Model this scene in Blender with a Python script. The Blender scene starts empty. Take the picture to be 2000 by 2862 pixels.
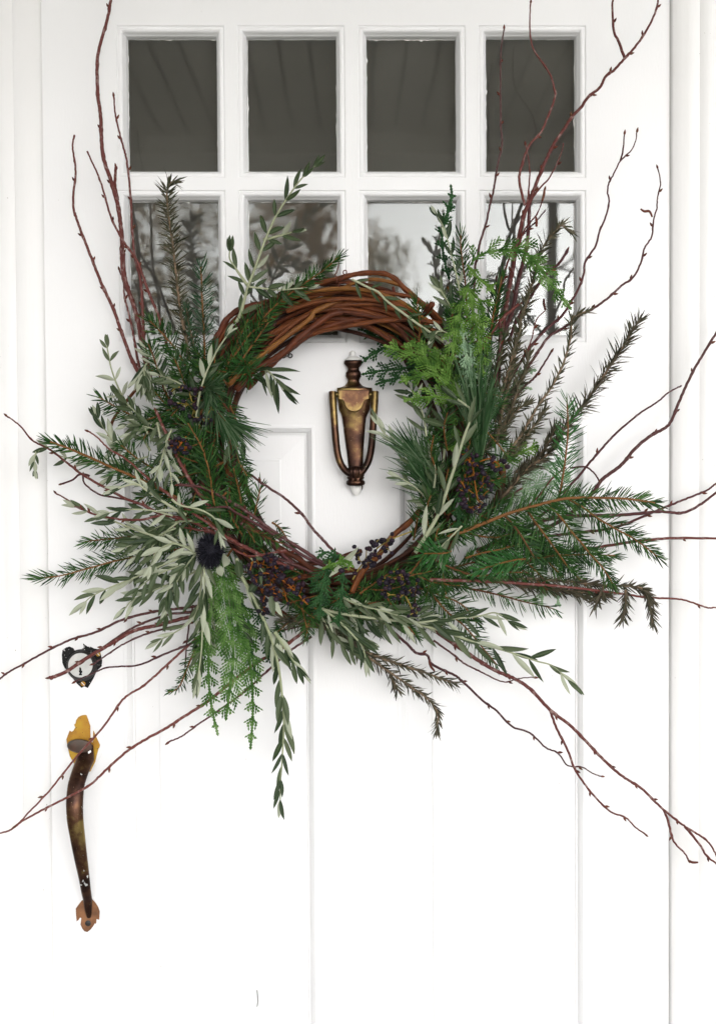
import bpy, math, random
from mathutils import Vector, Matrix, noise as mnoise

rnd = random.Random(7)
C = bpy.context.scene.collection
SC = bpy.context.scene
rad = math.radians

# ------------------------------------------------------------------ camera
PW, PH, FPX = 2000.0, 2862.0, 3625.0            # photo size and focal length in its pixels
CAM = Vector((0.0, -1.9, 1.40)); PITCH = rad(-1.69)
cd = bpy.data.cameras.new("camera"); cam = bpy.data.objects.new("camera", cd); C.objects.link(cam)
cam.location = CAM; cam.rotation_euler = (rad(90) + PITCH, 0, 0)
cd.sensor_fit = 'HORIZONTAL'; cd.sensor_width = 24.0; cd.lens = 24.0 * FPX / PW
cd.dof.use_dof = True; cd.dof.focus_distance = 1.84; cd.dof.aperture_fstop = 4.0
cd.clip_start = 0.05; cd.clip_end = 2000
SC.camera = cam
# ------------------------------------------------------------------ sky, sun, exposure
SUN_EL, SUN_AZ = rad(10), rad(168)              # azimuth clockwise from +Y
w = bpy.data.worlds.new("World"); SC.world = w; w.use_nodes = True
nt = w.node_tree; nt.nodes.clear()
o_ = nt.nodes.new('ShaderNodeOutputWorld'); b_ = nt.nodes.new('ShaderNodeBackground')
s_ = nt.nodes.new('ShaderNodeTexSky'); s_.sky_type = 'NISHITA'; s_.sun_disc = False
s_.sun_elevation = SUN_EL; s_.sun_rotation = SUN_AZ; s_.air_density = 1.0; s_.dust_density = 0.6
h_ = nt.nodes.new('ShaderNodeHueSaturation'); h_.inputs['Saturation'].default_value = 0.10
nt.links.new(s_.outputs[0], h_.inputs['Color']); t_ = nt.nodes.new('ShaderNodeMix'); t_.data_type = 'RGBA'; t_.blend_type = 'MULTIPLY'; t_.inputs[0].default_value = 1.0
t_.inputs[7].default_value = (0.985, 0.98, 1.015, 1)               # thin bluish overcast
nt.links.new(h_.outputs[0], t_.inputs[6]); nt.links.new(t_.outputs[2], b_.inputs[0])
b_.inputs[1].default_value = 0.15
nt.links.new(b_.outputs[0], o_.inputs[0])
sd = bpy.data.lights.new("sun", 'SUN'); sd.energy = 1.3; sd.angle = rad(70); sd.color = (1.0, 0.985, 0.965)
so = bpy.data.objects.new("sun", sd); C.objects.link(so)
to_sun = Vector((math.sin(SUN_AZ) * math.cos(SUN_EL), math.cos(SUN_AZ) * math.cos(SUN_EL), math.sin(SUN_EL)))
so.rotation_euler = (-to_sun).to_track_quat('-Z', 'Y').to_euler(); so.location = to_sun * 20
SC.view_settings.view_transform = 'Standard'; SC.view_settings.look = 'None'
SC.view_settings.exposure = 1.20
SC.cycles.use_denoising = True
SC.cycles.denoiser = 'OPENIMAGEDENOISE'; SC.cycles.denoising_input_passes = 'RGB_ALBEDO_NORMAL'; SC.cycles.denoising_prefilter = 'ACCURATE'; SC.view_settings.gamma = 1.0; SC.view_settings.use_curve_mapping = False
SC.cycles.max_bounces = 10; SC.cycles.transmission_bounces = 10; SC.cycles.caustics_refractive = True
SC.cycles.sample_clamp_indirect = 8

# ------------------------------------------------------------------ photo pixel -> point at height h in front of the door face
CP, SP = math.cos(rad(90) + PITCH), math.sin(rad(90) + PITCH)
def at(px, py, h=0.0):
    a, b, c = (px - PW / 2) / FPX, -(py - PH / 2) / FPX, -1.0
    d = Vector((a, b * CP - c * SP, b * SP + c * CP))
    k = (-h - CAM.y) / d.y
    return CAM + d * k
PX = 1.9 / FPX                                   # metres per photo pixel on the door face
RACK, ZC = 0.0061, 1.344                         # the old door hangs out of square
def RK(x, y, z): return Vector((x + RACK * (ZC - z), y, z))
def DX(px, py):  p = at(px, py); return p.x - RACK * (ZC - p.z)
def DZ(py, px=1000): return at(px, py).z

# ------------------------------------------------------------------ mesh helpers
class MB:
    def __init__(s): s.v = []; s.f = []; s.uv = None
    def add(s, vs, fs):
        n = len(s.v); s.v.extend(vs); s.f.extend([tuple(i + n for i in f) for f in fs])
    def box(s, x0, x1, y0, y1, z0, z1, T=None):
        vs = [(x, y, z) for z in (z0, z1) for y in (y0, y1) for x in (x0, x1)]
        if T: vs = [T(*p) for p in vs]
        s.add(vs, [(0, 2, 3, 1), (4, 5, 7, 6), (0, 1, 5, 4), (2, 6, 7, 3), (0, 4, 6, 2), (1, 3, 7, 5)])
    def tube(s, P, R, seg=6, cap=True, ell=None, uv=False):
        n = len(s.v); m = len(P); al = 0.0
        if uv and s.uv is None: s.uv = []
        ref = Vector((0, -1, 0.03))
        for i in range(m):
            t = (P[min(i + 1, m - 1)] - P[max(i - 1, 0)])
            if t.length < 1e-9: t = Vector((0, 0, 1))
            t.normalize()
            a = ref - t * ref.dot(t)
            if a.length < 1e-3: a = Vector((1, 0, 0)) - t * t.x
            a.normalize(); b = t.cross(a); ref = a
            e = ell if ell else 1.0
            for k in range(seg):
                q = 2 * math.pi * k / seg
                s.v.append(P[i] + a * (math.cos(q) * R[i] * e) + b * (math.sin(q) * R[i]))
                if uv: s.uv.append((al, k / seg))
            if i < m - 1: al += (P[i + 1] - P[i]).length
        for i in range(m - 1):
            for k in range(seg):
                k2 = (k + 1) % seg
                s.f.append((n + i * seg + k, n + i * seg + k2, n + (i + 1) * seg + k2, n + (i + 1) * seg + k))
        if cap:
            s.f.append(tuple(n + k for k in reversed(range(seg))))
            s.f.append(tuple(n + (m - 1) * seg + k for k in range(seg)))
    def lathe(s, c, axis_x, axis_y, axis_z, prof, seg=16, ripple=None):
        """prof: list of (along z, radius); axis vectors may be of unequal length"""
        n = len(s.v); m = len(prof)
        for (z, r) in prof:
            for k in range(seg):
                q = 2 * math.pi * k / seg
                rr = r * (1 + (ripple[0] * math.cos(ripple[1] * q) if ripple else 0))
                s.v.append(c + axis_z * z + axis_x * (rr * math.cos(q)) + axis_y * (rr * math.sin(q)))
        for i in range(m - 1):
            for k in range(seg):
                k2 = (k + 1) % seg
                s.f.append((n + i * seg + k, n + i * seg + k2, n + (i + 1) * seg + k2, n + (i + 1) * seg + k))
        s.f.append(tuple(n + k for k in reversed(range(seg))))
        s.f.append(tuple(n + (m - 1) * seg + k for k in range(seg)))
    def plate(s, out, h0, h1, bev=0.0007):
        """outline in photo pixels, standing from height h0 to h1 off the door"""
        cx = sum(p[0] for p in out) / len(out); cy = sum(p[1] for p in out) / len(out)
        n = len(out); k = len(s.v); bp = bev / PX
        def shr(p):
            dx, dy = p[0] - cx, p[1] - cy; l = math.hypot(dx, dy) or 1
            return (p[0] - dx / l * bp, p[1] - dy / l * bp)
        s.v += [at(p[0], p[1], h0) for p in out] + [at(p[0], p[1], h1 - bev) for p in out] + [at(*shr(p), h1) for p in out]
        for r in (0, 1):
            for i in range(n):
                j = (i + 1) % n
                s.f.append((k + r * n + i, k + r * n + j, k + (r + 1) * n + j, k + (r + 1) * n + i))
        s.f.append(tuple(k + 2 * n + i for i in range(n)))
    def rect_sweep(s, x0, x1, z0, z1, prof, T):
        """prof: (inset, depth into the door); mitred round a rectangle"""
        k = len(s.v); m = len(prof)
        for (i, d) in prof:
            s.v += [T(x0 + i, d, z0 + i), T(x1 - i, d, z0 + i), T(x1 - i, d, z1 - i), T(x0 + i, d, z1 - i)]
        for r in range(m - 1):
            for c in range(4):
                e = (c + 1) % 4
                s.f.append((k + r * 4 + c, k + r * 4 + e, k + (r + 1) * 4 + e, k + (r + 1) * 4 + c))
    def mesh(s, name, mat, smooth=True, uv=None):
        me = bpy.data.meshes.new(name); me.from_pydata([tuple(v) for v in s.v], [], s.f); me.update()
        if mat: me.materials.append(mat)
        if smooth:
            me.polygons.foreach_set('use_smooth', [True] * len(me.polygons))
        if uv:
            l = me.uv_layers.new(name='UVMap')
            for lp in me.loops: l.data[lp.index].uv = uv[lp.vertex_index]
        return me
    def build(s, name, mat, parent=None, smooth=False, auto=None, **kw):
        me = s.mesh(name, mat, smooth, s.uv)
        if auto: me.set_sharp_from_angle(angle=rad(auto))
        return link(name, me, parent, **kw)

def link(name, me, parent=None, label=None, cat=None, group=None, kind=None):
    o = bpy.data.objects.new(name, me); C.objects.link(o)
    if parent:
        o.parent = parent
        if parent.type == 'EMPTY': o.matrix_parent_inverse = Matrix.Translation(-parent.location)
    if label: o['label'] = label
    if cat: o['category'] = cat
    if group: o['group'] = group
    if kind: o['kind'] = kind
    return o
def thing(name, label, cat, loc=(0, 0, 0), group=None, kind=None):
    o = bpy.data.objects.new(name, None); C.objects.link(o); o.location = loc; o.empty_display_size = 0.1
    o['label'] = label; o['category'] = cat
    if group: o['group'] = group
    if kind: o['kind'] = kind
    return o

# ------------------------------------------------------------------ materials
def newmat(name):
    m = bpy.data.materials.new(name); m.use_nodes = True
    n = m.node_tree; p = n.nodes['Principled BSDF']
    return m, n, p
def ND(n, t, **kw):
    x = n.nodes.new(t)
    for k, v in kw.items():
        if k in x.inputs: x.inputs[k].default_value = v
        else: setattr(x, k, v)
    return x
def ramp(n, src, stops):
    r = n.nodes.new('ShaderNodeValToRGB'); e = r.color_ramp.elements
    while len(e) < len(stops): e.new(0.5)
    for i, (p, c) in enumerate(stops):
        e[i].position = p; e[i].color = (*c, 1)
    n.links.new(src, r.inputs[0]); return r.outputs[0]
def mix(n, fac, a, b):
    m = n.nodes.new('ShaderNodeMix'); m.data_type = 'RGBA'
    if hasattr(fac, 'links') or hasattr(fac, 'is_linked'): n.links.new(fac, m.inputs[0])
    else: m.inputs[0].default_value = fac
    for i, q in ((6, a), (7, b)):
        if isinstance(q, tuple): m.inputs[i].default_value = (*q, 1)
        else: n.links.new(q, m.inputs[i])
    return m.outputs[2]
def coords(n, scale=(1, 1, 1)):
    t = n.nodes.new('ShaderNodeTexCoord'); m = n.nodes.new('ShaderNodeMapping')
    m.inputs['Scale'].default_value = scale
    n.links.new(t.outputs['Object'], m.inputs[0]); return m.outputs[0]
def bump(n, p, hgt, strength, dist):
    b = n.nodes.new('ShaderNodeBump'); b.inputs['Strength'].default_value = strength; b.inputs['Distance'].default_value = dist
    n.links.new(hgt, b.inputs['Height']); n.links.new(b.outputs[0], p.inputs['Normal'])

def paint(name, col, scale=(6, 6, 1.2), rough=0.38):
    m, n, p = newmat(name)
    a = ND(n, 'ShaderNodeTexNoise', Scale=2.5, Detail=4.0); n.links.new(coords(n), a.inputs['Vector'])
    big = ramp(n, a.outputs[0], [(0.3, tuple(c * 0.965 for c in col)), (0.7, col)])
    sp = ND(n, 'ShaderNodeTexNoise', Scale=210.0, Detail=2.0); n.links.new(coords(n), sp.inputs['Vector'])
    msk = ramp(n, sp.outputs[0], [(0.775, (0, 0, 0)), (0.80, (1, 1, 1))])      # few tiny dark specks of wear
    n.links.new(mix(n, msk, big, (0.33, 0.30, 0.26)), p.inputs['Base Color'])
    p.inputs['Roughness'].default_value = rough; p.inputs['Specular IOR Level'].default_value = 0.4
    g = ND(n, 'ShaderNodeTexNoise', Scale=60.0, Detail=5.0); n.links.new(coords(n, scale), g.inputs['Vector'])
    bump(n, p, g.outputs[0], 0.22, 0.0008)
    return m
M_DOOR = paint('white_door_paint', (0.80, 0.805, 0.805))
M_CASE = paint('white_casing_paint', (0.775, 0.775, 0.765))
M_CHIP, n, p = newmat('white_paint_flake'); p.inputs['Base Color'].default_value = (0.8, 0.8, 0.77, 1); p.inputs['Roughness'].default_value = 0.35

def plain(name, col, rough=0.5, metal=0.0, nscale=None, c2=None):
    m, n, p = newmat(name)
    p.inputs['Base Color'].default_value = (*col, 1); p.inputs['Roughness'].default_value = rough; p.inputs['Metallic'].default_value = metal
    if nscale:
        a = ND(n, 'ShaderNodeTexNoise', Scale=nscale, Detail=5.0); n.links.new(coords(n), a.inputs['Vector'])
        n.links.new(ramp(n, a.outputs[0], [(0.35, col), (0.65, c2)]), p.inputs['Base Color'])
        bump(n, p, a.outputs[0], 0.3, 0.001)
    return m
# glass
M_GLASS, n, p = newmat('old_window_glass')
n.nodes.remove(p); g = ND(n, 'ShaderNodeBsdfGlass', IOR=1.52, Roughness=0.0); g.inputs['Color'].default_value = (0.96, 0.98, 0.97, 1)
a = ND(n, 'ShaderNodeTexNoise', Scale=7.0, Detail=1.0); n.links.new(coords(n), a.inputs['Vector'])
b = n.nodes.new('ShaderNodeBump'); b.inputs['Strength'].default_value = 0.06; b.inputs['Distance'].default_value = 0.004
n.links.new(a.outputs[0], b.inputs['Height']); n.links.new(b.outputs[0], g.inputs['Normal'])
dd = n.nodes.new('ShaderNodeBsdfDiffuse'); dd.inputs[0].default_value = (0.80, 0.77, 0.68, 1)  # pale haze mixed into the glass to lift its dark reflections
mx = n.nodes.new('ShaderNodeMixShader'); n.links.new(g.outputs[0], mx.inputs[1]); n.links.new(dd.outputs[0], mx.inputs[2])
du = ND(n, 'ShaderNodeTexNoise', Scale=5.0, Detail=5.0); n.links.new(coords(n), du.inputs['Vector'])
n.links.new(ramp(n, du.outputs[0], [(0.3, (0.028, 0.028, 0.028)), (0.75, (0.056, 0.056, 0.056))]), mx.inputs[0])
n.links.new(mx.outputs[0], n.nodes['Material Output'].inputs[0])
# bronze, worn
def bronze(name, flakes=False):
    m, n, p = newmat(name)
    a = ND(n, 'ShaderNodeTexNoise', Scale=24.0, Detail=5.0, Roughness=0.6); n.links.new(coords(n), a.inputs['Vector'])
    c = ramp(n, a.outputs[0], [(0.30, (0.014, 0.010, 0.008)), (0.43, (0.042, 0.019, 0.013)), (0.54, (0.085, 0.042, 0.022)), (0.66, (0.21, 0.15, 0.052))])
    f = ND(n, 'ShaderNodeTexNoise', Scale=420.0, Detail=2.0); n.links.new(coords(n), f.inputs['Vector'])
    c = mix(n, ramp(n, f.outputs[0], [(0.70, (0, 0, 0)), (0.76, (1, 1, 1))]), c, (0.32, 0.24, 0.14))
    if flakes:
        v = ND(n, 'ShaderNodeTexNoise', Scale=120.0, Detail=3.0); n.links.new(coords(n, (1, 1, 0.6)), v.inputs['Vector'])
        k = ramp(n, v.outputs[0], [(0.685, (0, 0, 0)), (0.69, (1, 1, 1))])
        c = mix(n, k, c, (0.8, 0.8, 0.78))
    n.links.new(c, p.inputs['Base Color']); p.inputs['Metallic'].default_value = 0.85; p.inputs['Roughness'].default_value = 0.34
    bump(n, p, f.outputs[0], 0.15, 0.0004)
    return m
M_BRONZE = bronze('worn_bronze'); M_GRIP = bronze('worn_bronze_with_paint_flecks', True)
M_BRASS, n, p = newmat('yellowed_brass')
a = ND(n, 'ShaderNodeTexNoise', Scale=30.0, Detail=5.0); n.links.new(coords(n), a.inputs['Vector'])
c = ramp(n, a.outputs[0], [(0.30, (0.45, 0.30, 0.015)), (0.5, (0.40, 0.20, 0.012)), (0.68, (0.24, 0.10, 0.012))])
f = ND(n, 'ShaderNodeTexNoise', Scale=330.0, Detail=2.0); n.links.new(coords(n), f.inputs['Vector'])
n.links.new(mix(n, ramp(n, f.outputs[0], [(0.66, (0, 0, 0)), (0.70, (1, 1, 1))]), c, (0.06, 0.03, 0.01)), p.inputs['Base Color'])
p.inputs['Metallic'].default_value = 0.25; p.inputs['Roughness'].default_value = 0.4
M_RUST = plain('rusty_bronze_plate', (0.13, 0.055, 0.022), 0.55, 0.3, 60.0, (0.25, 0.11, 0.045))
M_THUMB = plain('dark_thumb_latch', (0.05, 0.045, 0.035), 0.45, 0.4, 50.0, (0.10, 0.05, 0.035))
M_STEEL = plain('brushed_steel', (0.52, 0.52, 0.50), 0.4, 0.2, 90.0, (0.60, 0.60, 0.58))
M_BLACK, n, p = newmat('chipped_black_paint')
v = ND(n, 'ShaderNodeTexNoise', Scale=140.0, Detail=6.0, Roughness=0.7); n.links.new(coords(n), v.inputs['Vector'])
n.links.new(mix(n, ramp(n, v.outputs[0], [(0.60, (0, 0, 0)), (0.615, (1, 1, 1))]), (0.004, 0.004, 0.004), (0.78, 0.78, 0.76)), p.inputs['Base Color'])
p.inputs['Roughness'].default_value = 0.55; p.inputs['Specular IOR Level'].default_value = 0.2
M_IRONB = plain('dark_bronze_collar', (0.009, 0.007, 0.006), 0.45, 0.0)
M_HOLE = plain('black_recess', (0.004, 0.004, 0.004), 0.9)
M_IRON = plain('black_iron', (0.02, 0.02, 0.022), 0.5, 0.2)
M_ROOM = plain('dim_plaster', (0.55, 0.52, 0.45), 0.9)
M_CEIL = plain('porch_ceiling_paint', (0.84, 0.81, 0.73), 0.7, 0, 9.0, (0.80, 0.77, 0.69))
M_LAWN = plain('winter_lawn', (0.22, 0.22, 0.15), 0.95, 0, 0.7, (0.32, 0.30, 0.22))
M_CONC = plain('concrete', (0.40, 0.395, 0.385), 0.9, 0, 5.0, (0.46, 0.455, 0.445))
M_TRUNK = plain('grey_brown_bark', (0.08, 0.06, 0.045), 0.95, 0, 12.0, (0.14, 0.11, 0.085))

def plant(name, cols, rough=0.45, transl=0.15, src='island', back=None, spec=0.14, vein=None, extra=None, grain=None):
    """cols: ramp over a random value per piece; back: colour of a leaf's underside"""
    m, n, p = newmat(name)
    if src == 'patch':
        a = ND(n, 'ShaderNodeTexNoise', Scale=75.0, Detail=2.0); n.links.new(coords(n), a.inputs['Vector']); r = ramp(n, a.outputs[0], [(0.32, (0, 0, 0)), (0.68, (1, 1, 1))])
    elif src == 'island':
        r = n.nodes.new('ShaderNodeNewGeometry').outputs['Random Per Island']
    else:
        r = n.nodes.new('ShaderNodeObjectInfo').outputs['Random']
    k = len(cols)
    c = ramp(n, r, [(i / max(1, k - 1), cc) for i, cc in enumerate(cols)])
    if extra:
        a = ND(n, 'ShaderNodeTexNoise', Scale=extra[0], Detail=4.0); n.links.new(coords(n), a.inputs['Vector'])
        c = mix(n, ramp(n, a.outputs[0], [(extra[1], (0, 0, 0)), (extra[2], (1, 1, 1))]), c, extra[3])
    if grain:
        u = n.nodes.new('ShaderNodeUVMap'); mp = n.nodes.new('ShaderNodeMapping'); mp.inputs['Scale'].default_value = (grain[0], grain[1], 1)
        n.links.new(u.outputs[0], mp.inputs[0]); a = ND(n, 'ShaderNodeTexNoise', Scale=1.0, Detail=5.0, Roughness=0.65); n.links.new(mp.outputs[0], a.inputs['Vector'])
        c = mix(n, ramp(n, a.outputs[0], [(0.36, (1, 1, 1)), (0.62, (0, 0, 0))]), c, grain[2])
        bump(n, p, a.outputs[0], 0.7, 0.0012)
    if vein:
        u = n.nodes.new('ShaderNodeUVMap'); s = n.nodes.new('ShaderNodeSeparateXYZ'); n.links.new(u.outputs[0], s.inputs[0])
        q = ND(n, 'ShaderNodeMath', operation='SUBTRACT'); n.links.new(s.outputs[1], q.inputs[0]); q.inputs[1].default_value = 0.5
        q2 = ND(n, 'ShaderNodeMath', operation='ABSOLUTE'); n.links.new(q.outputs[0], q2.inputs[0])
        q3 = ND(n, 'ShaderNodeMath', operation='LESS_THAN'); n.links.new(q2.outputs[0], q3.inputs[0]); q3.inputs[1].default_value = 0.035
        c = mix(n, q3.outputs[0], c, vein)
    if back:
        g = n.nodes.new('ShaderNodeNewGeometry')
        c = mix(n, g.outputs['Backfacing'], c, back)
    n.links.new(c, p.inputs['Base Color']); p.inputs['Roughness'].default_value = rough; p.inputs['Specular IOR Level'].default_value = spec
    if transl:
        t = n.nodes.new('ShaderNodeBsdfTranslucent'); n.links.new(c, t.inputs[0])
        x = n.nodes.new('ShaderNodeMixShader'); x.inputs[0].default_value = transl
        n.links.new(p.outputs[0], x.inputs[1]); n.links.new(t.outputs[0], x.inputs[2])
        n.links.new(x.outputs[0], n.nodes['Material Output'].inputs[0])
    return m
M_FIR = plant('fir_needles', [(0.005, 0.021, 0.005), (0.014, 0.050, 0.010), (0.032, 0.090, 0.018), (0.066, 0.142, 0.038)], 0.45, 0.1)
M_FIRB = plant('bright_fir_needles', [(0.02, 0.085, 0.02), (0.035, 0.13, 0.03), (0.07, 0.17, 0.06)], 0.4, 0.15)
M_FIRG = plant('grey_fir_needles', [(0.02, 0.05, 0.022), (0.04, 0.09, 0.045), (0.07, 0.12, 0.07)], 0.42, 0.1)
M_PINE = plant('pine_needles', [(0.014, 0.045, 0.014), (0.04, 0.09, 0.035), (0.13, 0.19, 0.105)], 0.38, 0.1)
M_ROSE = plant('rosemary_leaves', [(0.026, 0.030, 0.017), (0.055, 0.055, 0.032), (0.10, 0.092, 0.055), (0.06, 0.072, 0.042)], 0.5, 0.1, back=(0.15, 0.135, 0.09))
M_ROSED = plant('dry_rosemary_leaves', [(0.022, 0.021, 0.014), (0.050, 0.046, 0.028), (0.090, 0.083, 0.052), (0.045, 0.052, 0.030)], 0.5, 0.1, back=(0.10, 0.085, 0.06))
M_OLIVE = plant('olive_leaf', [(0.017, 0.034, 0.014), (0.034, 0.056, 0.023), (0.058, 0.084, 0.038), (0.095, 0.12, 0.064)], 0.45, 0.12, 'object',
                back=(0.35, 0.38, 0.28), spec=0.20, vein=(0.10, 0.13, 0.065))
M_CEDAR = plant('cedar_scales', [(0.024, 0.072, 0.012), (0.048, 0.120, 0.022), (0.085, 0.175, 0.040), (0.15, 0.25, 0.085)], 0.42, 0.12, 'patch')
M_CEDARB = plant('bright_cedar_scales', [(0.032, 0.082, 0.013), (0.062, 0.138, 0.021), (0.10, 0.195, 0.035), (0.15, 0.26, 0.06)], 0.42, 0.15, 'patch')
M_CEDARD = plant('dark_and_shaded_cedar_scales', [(0.012, 0.04, 0.014), (0.02, 0.065, 0.02), (0.03, 0.085, 0.028)], 0.42, 0.1, 'patch')  # darker green; shadow-side fronds carry their shade in this colour
M_CEDARP = plant('pale_cedar_undersides', [(0.17, 0.28, 0.17), (0.24, 0.36, 0.22), (0.32, 0.44, 0.28)], 0.5, 0.15, 'patch')
M_TWIG = plant('red_birch_bark', [(0.10, 0.028, 0.024), (0.14, 0.042, 0.034), (0.085, 0.024, 0.022)], 0.45, 0, 'object', extra=(160.0, 0.54, 0.68, (0.24, 0.155, 0.14)))
M_TWIGD = plant('dark_birch_bark', [(0.055, 0.02, 0.022), (0.085, 0.03, 0.03), (0.07, 0.03, 0.028)], 0.42, 0, 'object', extra=(150.0, 0.56, 0.70, (0.18, 0.12, 0.12)))
M_BUD = plant('brown_buds', [(0.06, 0.015, 0.010), (0.13, 0.035, 0.02), (0.09, 0.04, 0.02)], 0.4, 0, 'object')
M_VINE = plant('grapevine_bark', [(0.12, 0.031, 0.012), (0.19, 0.050, 0.014), (0.25, 0.078, 0.019), (0.14, 0.032, 0.016)], 0.5, 0, 'object', spec=0.22, extra=(26.0, 0.50, 0.72, (0.05, 0.015, 0.008)), grain=(34.0, 11.0, (0.028, 0.009, 0.005)))
M_VINE_SHADED = plant('shaded_grapevine_bark', [(0.045, 0.016, 0.010), (0.075, 0.024, 0.012), (0.10, 0.032, 0.014), (0.06, 0.02, 0.014)], 0.5, 0, 'object', spec=0.18, extra=(26.0, 0.50, 0.72, (0.03, 0.010, 0.006)), grain=(26.0, 9.0, (0.018, 0.007, 0.005)))  # vine bark darkened in colour for the shade among dense foliage
M_VINEG = plant('golden_vine_bark', [(0.28, 0.12, 0.025), (0.32, 0.14, 0.03)], 0.5, 0, 'object', spec=0.22, extra=(30.0, 0.5, 0.7, (0.12, 0.04, 0.012)), grain=(26.0, 9.0, (0.07, 0.022, 0.008)))
M_STEMF = plant('fir_stem', [(0.14, 0.06, 0.02), (0.20, 0.09, 0.03), (0.09, 0.035, 0.018)], 0.6, 0, 'object')
M_STEMO = plant('olive_stem', [(0.27, 0.30, 0.18), (0.34, 0.36, 0.24), (0.22, 0.25, 0.15)], 0.5, 0, 'object')
M_STEMR = plant('rosemary_stem', [(0.16, 0.11, 0.07), (0.20, 0.14, 0.09)], 0.6, 0, 'object')
M_STEMB = plant('orange_berry_stem', [(0.38, 0.10, 0.015), (0.30, 0.12, 0.02)], 0.5, 0, 'object')
M_STEMY = plant('yellow_berry_stem', [(0.32, 0.22, 0.05), (0.26, 0.22, 0.06)], 0.5, 0, 'object')
M_BERRY = plant('dark_berries', [(0.006, 0.005, 0.009), (0.012, 0.009, 0.015), (0.019, 0.012, 0.021), (0.024, 0.008, 0.014)], 0.42, 0, 'object', extra=(260.0, 0.5, 0.78, (0.034, 0.028, 0.042)))
M_THIS = plant('thistle_spines', [(0.003, 0.003, 0.005), (0.011, 0.011, 0.016), (0.034, 0.034, 0.045)], 0.6, 0, spec=0.08)

# ------------------------------------------------------------------ ground, porch, house
YB = 3.2                                        # the porch beam stands this far out
mb = MB(); mb.box(-600, 600, -600, 600, -0.3, -0.20); mb.build('lawn', M_LAWN, kind='structure')
mb = MB(); mb.box(-1.3, 1.3, -YB - 0.25, 0.0, -0.19, 0.0); mb.build('porch_floor', M_CONC, kind='structure')
mb = MB(); mb.box(-0.75, 0.75, -9.0, -YB - 0.26, -0.20, -0.17); mb.build('garden_path', M_CONC, kind='structure')

ZCEIL = 1.40 + 0.4974 * (1.9 + YB) / 1.9
ZBEAM = 1.40 + 0.420 * (1.9 + YB) / 1.9
roof = thing('porch_roof', 'porch roof with painted board ceiling, above the door and out of frame', 'porch roof', (0, -1.2, ZCEIL))
mb = MB(); mb.box(-0.0505 + 0.006, 0.0505 - 0.006, -YB + 0.001, -0.022, 0, 0.012)
mb.v = [Vector(v) for v in mb.v]
me = mb.mesh('plank', M_CEIL, False)
for i in range(23):
    o = link('plank', me, roof); o.location = (-1.111 + i * 0.101, 0, ZCEIL)
mb = MB(); mb.box(-1.18, 1.18, -YB - 0.2, 0.0, ZCEIL + 0.026, ZCEIL + 0.16); mb.build('roof_deck', M_IRON, roof)
mb = MB(); mb.box(-1.16, 1.16, -YB - 0.12, -YB, ZBEAM, ZCEIL + 0.025); mb.build('front_beam', M_CEIL, roof)

# iron trellis post holding the porch roof
XP = (1546 - 1000) * PX * (1.9 + YB + 0.05) / 1.9
post = thing('porch_post', 'black wrought iron porch post with scrolls, mirrored in the rightmost lower pane', 'porch post', (XP, -YB - 0.05, 0))
for dx in (0.0, 0.24):
    mb = MB(); mb.box(XP + dx - 0.018, XP + dx + 0.018, -YB - 0.07, -YB - 0.03, 0.0, ZBEAM - 0.001); mb.build('upright', M_IRON, post)
def scroll(zc, sgn):
    P = []
    for i in range(40):
        t = i / 39
        a = rad(-250 + 500 * t); r = 0.075 * (0.35 + 0.65 * math.sin(math.pi * t))
        P.append(Vector((XP + 0.105 + sgn * (0.02 + r * math.sin(a * 0.9)), -YB - 0.05, zc + (t - 0.5) * 0.30 + r * 0.5 * math.cos(a))))
    m = MB(); m.tube(P, [0.006] * 40, 6); m.build('scroll', M_IRON, post, True)
for i in range(7): scroll(0.25 + i * 0.32, 1 if i % 2 else -1)

# house wall round the doorway
XDL, XDR = DX(134, 1400), DX(1869, 1400)
ZDT = DZ(70) + 0.135; ZDB = 0.02
CW = 0.115
wall = thing('house_wall', 'white clapboard house wall on both sides of the door frame', 'house wall', (0, 0.02, 0))
mb = MB(); mb.box(-3.2, XDL - CW, 0.06, 0.16, -0.2, 2.9); mb.box(XDR + CW, 3.2, 0.06, 0.16, -0.2, 2.9); mb.box(XDL - CW + 0.002, XDR + CW - 0.002, 0.06, 0.16, ZDT + CW, 2.9)
mb.build('wall_backing', M_CASE, wall)
for side in (0, 1):
    L = (XDL - CW - 0.012) + 3.2 if side == 0 else 3.2 - (XDR + CW + 0.012)
    x0 = -3.2 if side == 0 else XDR + CW + 0.012
    mb = MB()
    prof = [(0.058, 0.0), (0.020, 0.0), (0.040, 0.130), (0.058, 0.130)]
    vs = [(x, y, z) for x in (0, L) for (y, z) in prof]
    mb.add([Vector(v) for v in vs], [(0, 1, 5, 4), (1, 2, 6, 5), (2, 3, 7, 6), (3, 2, 1, 0), (4, 5, 6, 7)])
    me = mb.mesh('clapboard', M_CASE, False)
    for i in range(21):
        o = link('clapboard', me, wall); o.location = (x0, 0, -0.19 + i * 0.126)
# dim hall behind the panes
mb = MB(); X0, X1, Y0, Y1, Z0, Z1 = -1.4, 1.4, 0.17, 3.0, 0.0, 2.6
mb.add([(x, y, z) for z in (Z0, Z1) for y in (Y0, Y1) for x in (X0, X1)],
       [(0, 1, 3, 2), (4, 6, 7, 5), (2, 3, 7, 6), (0, 2, 6, 4), (1, 5, 7, 3)])
mb.build('hall_wall', M_ROOM, kind='structure')

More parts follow.
